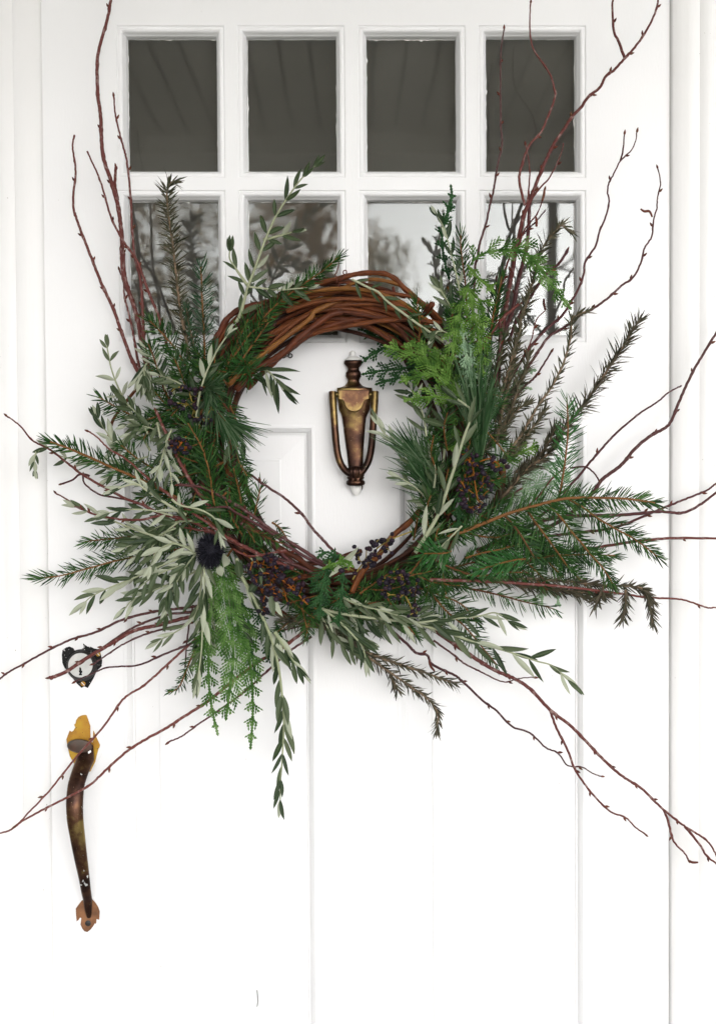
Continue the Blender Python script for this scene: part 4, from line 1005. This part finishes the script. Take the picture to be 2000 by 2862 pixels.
# ---- pine
pine("1338,1330 1337,1270 1336,1225", (.09, .10), 235, 170, None, .16, label='long needled pine tuft standing in the right side of the ring')
pine("1240,1370 1205,1320 1165,1275", (.08, .085), 135, 150, None, .30, label='pine sprig pointing at the knocker')
pine("1245,1440 1215,1390 1180,1340", (.08, .085), 120, 110, None, .35)
pine("590,1110 605,1150 640,1185", (.10, .12), 115, 120, None, .45)
pine("560,1080 576,1083 590,1090", (.11, .135), 85, 110, None, .9)
pine("1290,1180 1300,1130 1310,1090", (.08, .09), 170, 60, None, .2)

# ---- rosemary
rosemary("530,1010 517,935 505,873 493,779 483,686 474,623 466,545 474,512 484,508", (.07, .10), 40, 8, M_ROSE, 6, 4.4, ang=(28, 78), label='upright rosemary stem at the upper left, over a dark pane')
rosemary("560,1050 545,980 530,920 520,860", (.06, .08), 34, 8, M_FIRG, 5)
rosemary("1390,1240 1400,1160 1420,1080 1436,1000 1446,950 1453,900 1470,850 1483,800 1493,766 1503,726 1519,686 1543,656 1566,630 1590,642", (.085, .105), 36, 10, M_ROSE, 5, label='tall rosemary stem with nodding tip over the rightmost pane')
rosemary("1400,1290 1430,1250 1466,1200 1499,1140 1539,1083 1566,1033 1583,986 1596,933 1599,890 1636,870", (.075, .085), 34, 15, M_ROSE, 5, stem=(4.5, 2.2))
rosemary("1340,1450 1380,1412 1420,1370 1466,1316 1533,1266 1566,1210 1616,1150 1652,1100 1682,1056 1712,1013 1739,970 1766,923 1785,896", (.07, .085), 44, 9, M_ROSED, 6, 4.0, (5.0, 2.2), (12, 62), label='thick brown rosemary stem pointing to the upper right')
rosemary("1400,1240 1415,1180 1440,1110 1445,1060", (.08, .09), 38, 10, M_ROSE, 6)
rosemary("1350,1260 1400,1200 1440,1150 1470,1130", (.08, .09), 36, 10, M_ROSE, 6)
rosemary("1380,1180 1420,1110 1462,1050 1475,1000", (.075, .085), 36, 8, M_ROSE, 6)
rosemary("1420,1280 1460,1230 1500,1180 1520,1150", (.07, .08), 36, 8, M_ROSE, 6)
rosemary("1440,1320 1490,1290 1530,1240 1550,1200", (.065, .075), 38, 8, M_ROSED, 6)
rosemary("1370,1100 1385,1040 1400,990 1408,940", (.07, .085), 36, 9, M_ROSE, 6)
rosemary("1450,1640 1540,1645 1620,1655 1700,1665", (.06, .062), 34, 8, M_ROSED, 6)
rosemary("1400,1100 1425,1020 1440,950", (.09, .10), 38, 10, M_ROSE, 5)
rosemary("1240,1625 1340,1618 1436,1617 1561,1623 1686,1636 1779,1642 1810,1673 1823,1740", (.075, .07), 36, 9, M_ROSED, 5, subs=("1748,1648 1746,1690 1740,1725", "1686,1638 1676,1665 1664,1690", "1780,1642 1800,1650 1822,1680"), label='dark drooping rosemary at the lower right')
rosemary("1400,1625 1500,1640 1600,1660 1660,1680", (.06, .06), 32, 10, M_ROSED, 5)
rosemary("880,1735 920,1765 966,1800 1033,1840 1090,1880 1140,1915 1190,1950 1222,1990 1219,2045", (.06, .065), 34, 12, M_ROSED, 5, label='rosemary sprig hanging below the ring', subs=("1020,1822 1080,1845 1140,1865 1200,1885 1268,1910", "1090,1880 1100,1905 1112,1930"))
rosemary("860,1720 930,1745 980,1790 1010,1830", (.065, .07), 36, 9, M_ROSED, 6)
rosemary("890,1720 833,1735 783,1728", (.07, .075), 38, 11, M_ROSED, 5)
rosemary("900,1740 950,1770 1000,1800", (.05, .055), 34, 9, M_ROSED, 6)

# ---- cedar
cedar("612,1545 628,1640 640,1720 650,1790 650,1860 640,1940 632,2005", (.10, .125), 84, M_CEDAR, 16, label='broad cedar frond hanging at the lower left', env=lambda f: min(1, .55 + f * 1.6) * (1 - f ** 2.2) + .14)
cedar("600,1600 590,1700 583,1800 583,1900 592,1980 607,2048", (.085, .10), 52, M_CEDAR, 16, env=lambda f: min(1, .4 + f * 1.5) * (1 - f ** 2) + .12)
cedar("640,1590 668,1690 690,1790 703,1900 706,2000 700,2090", (.08, .095), 62, M_CEDAR, 16, env=lambda f: min(1, .4 + f * 1.5) * (1 - f ** 1.8) + .12)
cedar("655,1640 690,1720 700,1800 712,1880", (.06, .07), 60, M_CEDARD, 16)
cedar("590,1660 570,1760 555,1850 540,1935", (.06, .07), 44, M_CEDAR, 16)
cedar("1290,1105 1250,1050 1200,1010 1150,990 1076,966", (.10, .125), 70, M_CEDARB, 15, label='bright cedar frond beside the knocker')
cedar("1290,1110 1250,1070 1210,1045 1165,1050 1122,1066", (.11, .13), 52, M_CEDARB, 14)
cedar("1305,1130 1265,1115 1220,1108 1180,1112 1142,1116", (.11, .13), 55, M_CEDARB, 14)
cedar("1285,1080 1240,1020 1200,990 1150,960", (.09, .11), 55, M_CEDARB, 14)
cedar("1180,1020 1120,1030 1070,1035 1016,1045", (.05, .05), 45, M_CEDARD, 14)
cedar("1170,1055 1120,1055 1085,1062 1050,1074", (.045, .045), 36, M_CEDARD, 14)
cedar("1170,970 1110,955 1060,945 1010,920", (.04, .04), 46, M_CEDARD, 14)
cedar("1180,1000 1130,985 1080,970 1020,1004", (.04, .04), 46, M_CEDARD, 14)
cedar("1200,1100 1165,1095 1147,1104", (.05, .05), 30, M_CEDARD, 12)
cedar("1318,740 1326,723 1366,703 1416,698 1460,703 1493,730 1519,763 1546,800 1570,830 1593,862", (.10, .13, .12), 62, M_CEDAR, 14, droop=.6, label='arching cedar spray in front of the rightmost pane', env=lambda f: .55 + .4 * math.sin(math.pi * f) - .45 * f * f)
cedar("1305,740 1340,780 1365,800 1378,815", (.10, .11), 40, M_CEDARB, 12)
cedar("1310,790 1290,850 1275,920 1262,1005", (.10, .12), 60, M_CEDARB, 14, label='cedar spray hanging over the right of the ring')
cedar("1310,820 1325,890 1340,960 1346,1030", (.105, .12), 62, M_CEDARB, 14)
cedar("1300,800 1340,840 1350,880 1345,930", (.09, .10), 50, M_CEDARB, 14)
cedar("1290,900 1300,980 1312,1040 1318,1075", (.11, .12), 45, M_CEDARP, 14)
cedar("1320,960 1310,1010 1305,1060 1300,1100", (.10, .11), 40, M_CEDARP, 14)
cedar("1350,960 1370,1030 1372,1090 1385,1160", (.06, .06), 55, M_CEDARP, 14)
cedar("1270,1140 1268,1190 1272,1240 1280,1290", (.08, .09), 45, M_CEDARB, 14)
cedar("1370,1310 1410,1290 1450,1265 1500,1247", (.07, .075), 50, M_CEDARB, 13)
cedar("1390,1350 1450,1330 1510,1305 1565,1290", (.05, .05), 62, M_CEDARP, 14)
cedar("1400,1380 1460,1370 1530,1350 1590,1330", (.045, .045), 60, M_CEDARP, 14)
cedar("1440,1420 1490,1410 1560,1400 1640,1390", (.04, .04), 55, M_CEDARP, 14)
cedar("1400,1060 1430,1048 1460,1038 1496,1035", (.05, .05), 26, M_CEDARP, 12)
cedar("1410,1110 1430,1095 1455,1080 1478,1085", (.045, .045), 26, M_CEDARP, 12)
cedar("1300,1370 1285,1410 1280,1450 1290,1480", (.10, .105), 42, M_CEDARD, 13)
cedar("950,1550 920,1580 900,1640 892,1725", (.11, .13), 55, M_CEDARD, 13, label='dark green cedar sprig hanging at the bottom centre of the ring')
cedar("960,1590 955,1650 950,1700 945,1748", (.11, .12), 38, M_CEDARD, 13)
cedar("900,1590 940,1575 965,1568 982,1580", (.13, .135), 26, M_CEDARB, 11)
cedar("950,1560 920,1545 900,1548 890,1556", (.11, .11), 26, M_CEDARD, 11)
cedar("720,1700 744,1783 755,1830 768,1862", (.06, .065), 46, M_CEDARD, 14)
cedar("770,1740 790,1790 805,1830 815,1850", (.05, .05), 30, M_CEDARD, 13)
cedar("990,1680 1000,1720 1007,1762", (.045, .045), 28, M_CEDARD, 12)
cedar("1255,780 1240,720 1235,660 1248,600 1258,560", (.06, .065), 30, M_CEDARD, 13, env=lambda f: .5 + .3 * math.sin(3 * f))
cedar("1235,640 1255,580 1262,550 1260,525", (.055, .06), 22, M_CEDARD, 13)
cedar("1510,1640 1514,1670 1512,1690", (.04, .04), 24, M_CEDARP, 12)
cedar("1545,1640 1556,1665 1560,1690", (.04, .04), 26, M_CEDARP, 12)

# ---- olive
olive("660,900 673,873 692,804 717,736 742,667 773,599 810,542 842,499 879,464", (.095, .11), 62, 19, 46, 30, 0, .08, .05, (5.0, 1.8), subs=("736,670 795,655 815,648", "692,798 661,754 642,723 642,700"), label='tall olive sprig standing in front of the second lower pane')
olive("695,801 740,806 779,810 830,806 858,804", (.11, .125), 54, 19, 40, 34, .1, .3, .1, (3.2, 1.6))
olive("983,780 1029,803 1056,816 1083,843 1133,880 1160,900 1183,916 1240,956", (.12, .10), 50, 14, 46, 38, 0, .2, 0, (3.2, 3.6))
olive("690,1045 720,1035 746,1036 770,1060 792,1090", (.09, .13), 88, 17, 17, 40, .5, .1, .1, (3.4, 1.8), label='dark drooping olive sprig inside the ring, left of the knocker')
olive("545,1230 553,1126 573,1050 596,1000 610,973 633,940", (.12, .13), 58, 17, 42, 34, 0, .45, .1, (3.6, 2.0))
olive("420,1260 406,1234 373,1166 350,1123 326,1073 310,1026 302,985 298,965", (.075, .07), 50, 18, 46, 34, .05, .25, .1, (3.8, 1.8), label='olive sprig standing at the far left')
olive("410,1015 404,1024 402,1036 404,1050", (.10, .125), 108, 22, 6, 20, .9, .75, 0, (2.5, 1.5), label='bunch of pale hanging olive leaves')
olive("370,1340 340,1290 315,1235 290,1195 275,1170", (.06, .06), 62, 19, 40, 28, 0, .5, .2, (3, 1.6))
olive("350,1330 300,1310 240,1290 170,1275 128,1250 102,1268", (.065, .07), 48, 17, 52, 36, .15, .6, .2, (3, 1.5))
olive("100,1262 96,1290 98,1312", (.07, .07), 40, 15, 20, 30, .3, .6, .1, (2, 1.5))
olive("480,1200 466,1230 450,1290 430,1345", (.11, .12), 58, 19, 30, 42, .15, .55, 0, (3.6, 2.0))
olive("440,1180 450,1230 470,1290 480,1350", (.10, .11), 56, 18, 34, 42, .15, .5, 0, (3.6, 2.0))
olive("560,1540 474,1514 386,1483 312,1455 243,1430 216,1418", (.11, .09), 66, 18, 48, 32, 0, .65, .05, (4.6, 1.8), label='pale olive sprig crossing the lower left fir')
olive("520,1440 489,1423 413,1373 380,1353 330,1365", (.12, .12), 68, 18, 44, 30, 0, .7, .1, (5.0, 2.2))
olive("560,1535 500,1560 455,1580 387,1610 300,1645 255,1668 232,1690", (.105, .10), 70, 20, 36, 34, .2, .6, .05, (3.6, 1.6), label='silvery olive sprig at the lower left')
olive("560,1590 500,1620 436,1648 374,1675 350,1700", (.09, .085), 68, 20, 34, 34, .15, .35, .05, (3.4, 1.8))
olive("560,1560 520,1530 480,1520 440,1540 420,1580", (.115, .12), 62, 20, 34, 40, .3, .6, .1, (3.4, 1.8))
olive("565,1580 560,1650 545,1720 510,1755 445,1790", (.095, .085), 72, 18, 36, 28, .1, .4, .15, (3.4, 1.8))
olive("568,1540 571,1600 571,1650 566,1716 563,1816 552,1900", (.12, .11), 82, 19, 44, 18, .25, .55, .05, (3.4, 1.8))
olive("660,1560 673,1606 706,1666 740,1740 766,1810 782,1890 791,1981 793,2036 790,2091 787,2143 783,2188 783,2235", (.115, .10, .10), 84, 21, 38, 22, .15, .25, .10, (5.6, 1.8), label='longest hanging olive sprig below the ring', subs=("768,1766 805,1826 829,1862",))
olive("905,1705 983,1720 1066,1730 1160,1740 1226,1733 1333,1723 1383,1713 1420,1735", (.10, .105), 84, 18, 44, 34, .55, .2, .08, (4.8, 2.0), label='olive sprig arching out to the lower right')
olive("1020,1680 1086,1706 1166,1743 1233,1763 1300,1786 1366,1806 1433,1826 1499,1848 1545,1862 1585,1900", (.095, .10), 92, 21, 52, 26, .25, .4, .08, (4.8, 1.8), label='olive sprig with broad pale leaves at the lower right')
olive("900,1700 950,1740 993,1783 1013,1810 1020,1840", (.10, .11), 78, 18, 34, 26, .35, .45, .1, (4, 2))
olive("940,1660 1000,1690 1060,1705 1110,1720", (.10, .11), 78, 18, 34, 30, .1, .5, .1, (4, 2))
olive("1160,1545 1193,1492 1226,1434 1253,1356 1280,1273 1296,1220 1316,1166 1312,1142 1278,1116", (.125, .135, .13), 86, 19, 62, 24, 0, .3, .1, (6.0, 3.0), label='long pale stemmed olive sprig along the right of the ring')
olive("1235,1320 1243,1233 1243,1143 1244,1090", (.08, .085), 68, 17, 60, 36, .1, .4, .05, (4.0, 2.4))
olive("1180,1345 1133,1273 1095,1232 1068,1205 1052,1175", (.09, .09), 54, 15, 36, 26, 0, .6, .1, (3, 1.5))
olive("1290,860 1285,820 1273,760 1256,696 1243,643 1222,605", (.09, .095), 54, 18, 42, 28, .05, .6, .1, (3, 1.5), label='pale olive sprig in front of the third lower pane')
olive("1290,920 1266,870 1240,825 1228,805", (.09, .10), 66, 19, 28, 30, 0, .15, .1, (3, 1.8))
olive("1290,960 1250,930 1225,925 1215,935", (.10, .11), 58, 16, 26, 34, 0, .3, .1, (3, 1.8))
olive("1180,1000 1220,980 1260,1000 1285,1030", (.085, .09), 64, 18, 36, 34, 0, .35, .1, (3, 1.8))
olive("480,1395 503,1412 560,1425 600,1450 612,1490", (.135, .14), 66, 17, 34, 26, 0, .65, .1, (3.4, 1.8))
olive("1210,1460 1200,1400 1215,1340 1205,1290", (.085, .09), 80, 17, 44, 26, 0, .3, .1, (3, 1.8))
olive("1290,1470 1260,1500 1230,1530", (.11, .115), 80, 18, 30, 30, 0, .3, .1, (3, 1.8))
go = random.Random(44)
def olive_fill(n, x0, y0, x1, y1, a0, a1, l0, l1, hb, L, W, pale):
    for i in range(n):
        x, y = go.uniform(x0, x1), go.uniform(y0, y1); a = rad(a0 + (a1 - a0) * (i + go.random()) / n); l = go.uniform(l0, l1)
        q = [(x, y)]
        for k in range(1, 4): q.append((x + l * k / 3 * math.cos(a + .1 * k), y - l * k / 3 * math.sin(a + .1 * k)))
        olive(" ".join(f"{u:.0f},{v:.0f}" for u, v in q), (hb + go.uniform(-.012, .012), hb + go.uniform(-.02, .01)), L, W, 30, 34, .2, pale, .1, (3, 1.6))
olive_fill(9, 470, 1440, 580, 1580, 150, 232, 130, 230, .10, 64, 19, .28)
olive_fill(5, 400, 1180, 480, 1330, 110, 215, 90, 150, .085, 56, 18, .3)
olive_fill(4, 560, 1600, 640, 1640, 225, 285, 110, 190, .08, 66, 18, .4)
olive_fill(6, 880, 1660, 1050, 1720, 285, 345, 120, 190, .07, 74, 18, .3)
olive_fill(3, 450, 1050, 560, 1150, 60, 140, 90, 140, .11, 56, 17, .3)
olive_fill(3, 1190, 1200, 1260, 1450, 60, 120, 90, 150, .10, 66, 17, .3)
ol = olive("700,1560 720,1580 735,1600", (.12, .12), 60, 18, 30, 60, .3, .3, .1, (2.4, 1.5))
leaf1(ol, 920, 1612, 1008, 1528, .125, .135, 20, True); leaf1(ol, 625, 1585, 640, 1538, .13, .14, 30, True)
leaf1(ol, 612, 1580, 618, 1610, .12, .12, 24, True); leaf1(ol, 670, 1615, 668, 1565, .12, .12, 26)
leaf1(ol, 762, 1668, 785, 1725, .14, .14, 18, True); leaf1(ol, 757, 1660, 762, 1722, .14, .14, 20)
leaf1(ol, 695, 1655, 728, 1618, .12, .125, 22); leaf1(ol, 1242, 1190, 1175, 1172, .10, .12, 20)
leaf1(ol, 640, 1240, 625, 1300, .10, .10, 16); leaf1(ol, 676, 1230, 684, 1290, .06, .06, 16)

# ---- berries
berries(540, 1130, 78, 50, 40, (.11, .14), "560,1200 545,1150 530,1100", M_STEMY, .5, label='dark berry cluster at the upper left of the ring')
berries(500, 1250, 30, 26, 18, (.125, .15), "520,1220 505,1240 498,1262", M_STEMB)
berries(775, 1620, 112, 52, 72, (.115, .15), "680,1545 740,1590 800,1630 860,1690", M_STEMB, .62, label='dark berries on orange stems at the lower left of the ring')
berries(735, 1690, 20, 50, 12, (.11, .13), "725,1610 733,1660 740,1720", M_STEMB)
berries(1030, 1548, 92, 40, 40, (.105, .135), "985,1620 1010,1580 1070,1520 1150,1485", M_STEMY, -.55, 7.0, label='small dark berries on yellow stems at the bottom of the ring')
berries(1120, 1635, 66, 42, 42, (.12, .145), "1110,1590 1120,1620 1130,1660", M_STEMY, -.1)
berries(1152, 1706, 20, 24, 7, (.11, .125), "1130,1660 1145,1690 1155,1712", M_STEMY)
berries(1325, 1365, 50, 72, 50, (.12, .15), "1320,1290 1325,1340 1335,1400", M_STEMB, .05, label='dark berry cluster at the right of the ring')
berries(1390, 1300, 28, 24, 10, (.12, .14), "1340,1290 1370,1282 1395,1300", M_STEMB)
berries(1305, 1280, 28, 22, 9, (.12, .14), "1320,1300 1305,1285 1295,1270", M_STEMB)

# ---- thistle
m = MB(); gt = random.Random(3); c = at(588, 1538, .122)
for i in range(1500):
    d = randv(gt); d = Vector((d.x, d.y, d.z)); d.y = -abs(d.y) * .8 + .2
    sc = Vector((d.x * .95, d.y * .7, d.z * 1.15)).normalized()
    b = c + Vector((sc.x * .009, sc.y * .008, sc.z * .013)); l = gt.uniform(.006, .015)
    needle(m, b, (sc + randv(gt) * .3).normalized(), l, .0006, Vector((0, 0, -1)), gt, .1)
mc = MB(); mc.lathe(c, AX * .95, AY * .7, AZ, [(-.014, .003), (-.010, .008), (0, .0105), (.009, .008), (.014, .003)], 14)
th = mc.build('thistle', M_THIS, wreath, True, label='dark blue grey thistle head'); m.build('spines', M_THIS, th, kind='stuff')

# ------------------------------------------------------------------ place leaves, berries, buds
def leafmesh(v):
    g = random.Random(100 + v); curve = (-.10, .05, .12, .20, .28, -.04, .16)[v]; fold = (.35, .5, .25, .6, .4, .55, .3)[v]; tw = (.2, -.3, .5, .0, -.6, .3, -.2)[v]; sidec = (.05, -.06, .0, .08, -.05, .03, -.03)[v]
    NS, m, uv = 6, MB(), []
    for i in range(NS + 1):
        t = i / NS; wv = max(.02, (math.sin(math.pi * min(1, t * .94 + .03)) ** .85) * (1.0 - .18 * t)) * .5
        if i == NS: wv = .015
        if i == 0: wv = .05
        a = tw * t
        for j in (-1, -.5, 0, .5, 1):
            y, z = wv * j, abs(j) ** 1.2 * wv * fold
            yy, zz = y * math.cos(a) - z * math.sin(a), y * math.sin(a) + z * math.cos(a)
            m.v.append(Vector((t, yy + 4 * sidec * t * t, zz - curve * 3.2 * t * t))); uv.append((t, .5 + j * .5))
    for i in range(NS):
        for j in range(4):
            k = i * 5 + j; m.f.append((k, k + 5, k + 6, k + 1))
    me = m.mesh('leaf', M_OLIVE, True, uv)
    if me.polygons[10].normal.z < 0: me.flip_normals()
    return me, m, uv
LM = [leafmesh(v) for v in range(7)]
order = sorted(range(len(LEAVES)), key=lambda i: -(LEAVES[i][4] * LEAVES[i][5] * (1 + 4 * -LEAVES[i][1].y)))
big = set(order[:298]); rest = {}
for i, (o, p, d, nn, l, wv, v) in enumerate(LEAVES):
    M = frame_m(p, d, nn, l, wv, wv)
    if i in big:
        q = link('leaf', LM[v][0], o); q.matrix_basis = M
    else: rest.setdefault(o.name, (o, []))[1].append((M, v))
for (o, ls) in rest.values():
    m = MB(); uv = []
    for (M, v) in ls:
        m.add([M @ a for a in LM[v][1].v], [tuple(reversed(f)) if LM[v][0].polygons[0].vertices[1] != LM[v][1].f[0][1] else f for f in LM[v][1].f]); uv += LM[v][2]
    me = m.mesh('leaves', M_OLIVE, True, uv); link('leaves', me, o, kind='stuff')
def ball(rz=1.0):
    m = MB(); m.lathe(Vector((0, 0, 0)), AX, AY, AZ, [(-.98 * rz, .18), (-.70 * rz, .72), (0, 1.0), (.70 * rz, .72), (.98 * rz, .18)], 8); return m.mesh('berry', M_BERRY, True)
BM = [ball(1.0), ball(1.15)]
for i, (o, b, r, q) in enumerate(BERRIES[:300]):
    s = link('berry', BM[i % 2], o); s.matrix_basis = Matrix.Translation(b) @ Matrix.Rotation(q, 4, 'X') @ Matrix.Rotation(q * 2, 4, 'Y') @ Matrix.Diagonal((r, r, r, 1))
m = MB(); m.lathe(Vector((0, 0, 0)), AY, AZ, AX, [(0, .10), (.25, .9), (.5, 1.0), (.78, .6), (1.0, .05)], 6)
bm_ = m.mesh('bud', M_BUD, True)
BUDS.sort(key=lambda q: -q[3])
for (o, p, d, l, k) in BUDS[:298]:
    s = link('bud', bm_, o); s.matrix_basis = frame_m(p, d, FRONT, l, l * k, l * k)
print('leaves', len(LEAVES), 'berries', len(BERRIES), 'buds', len(BUDS), 'objects', len(bpy.data.objects))
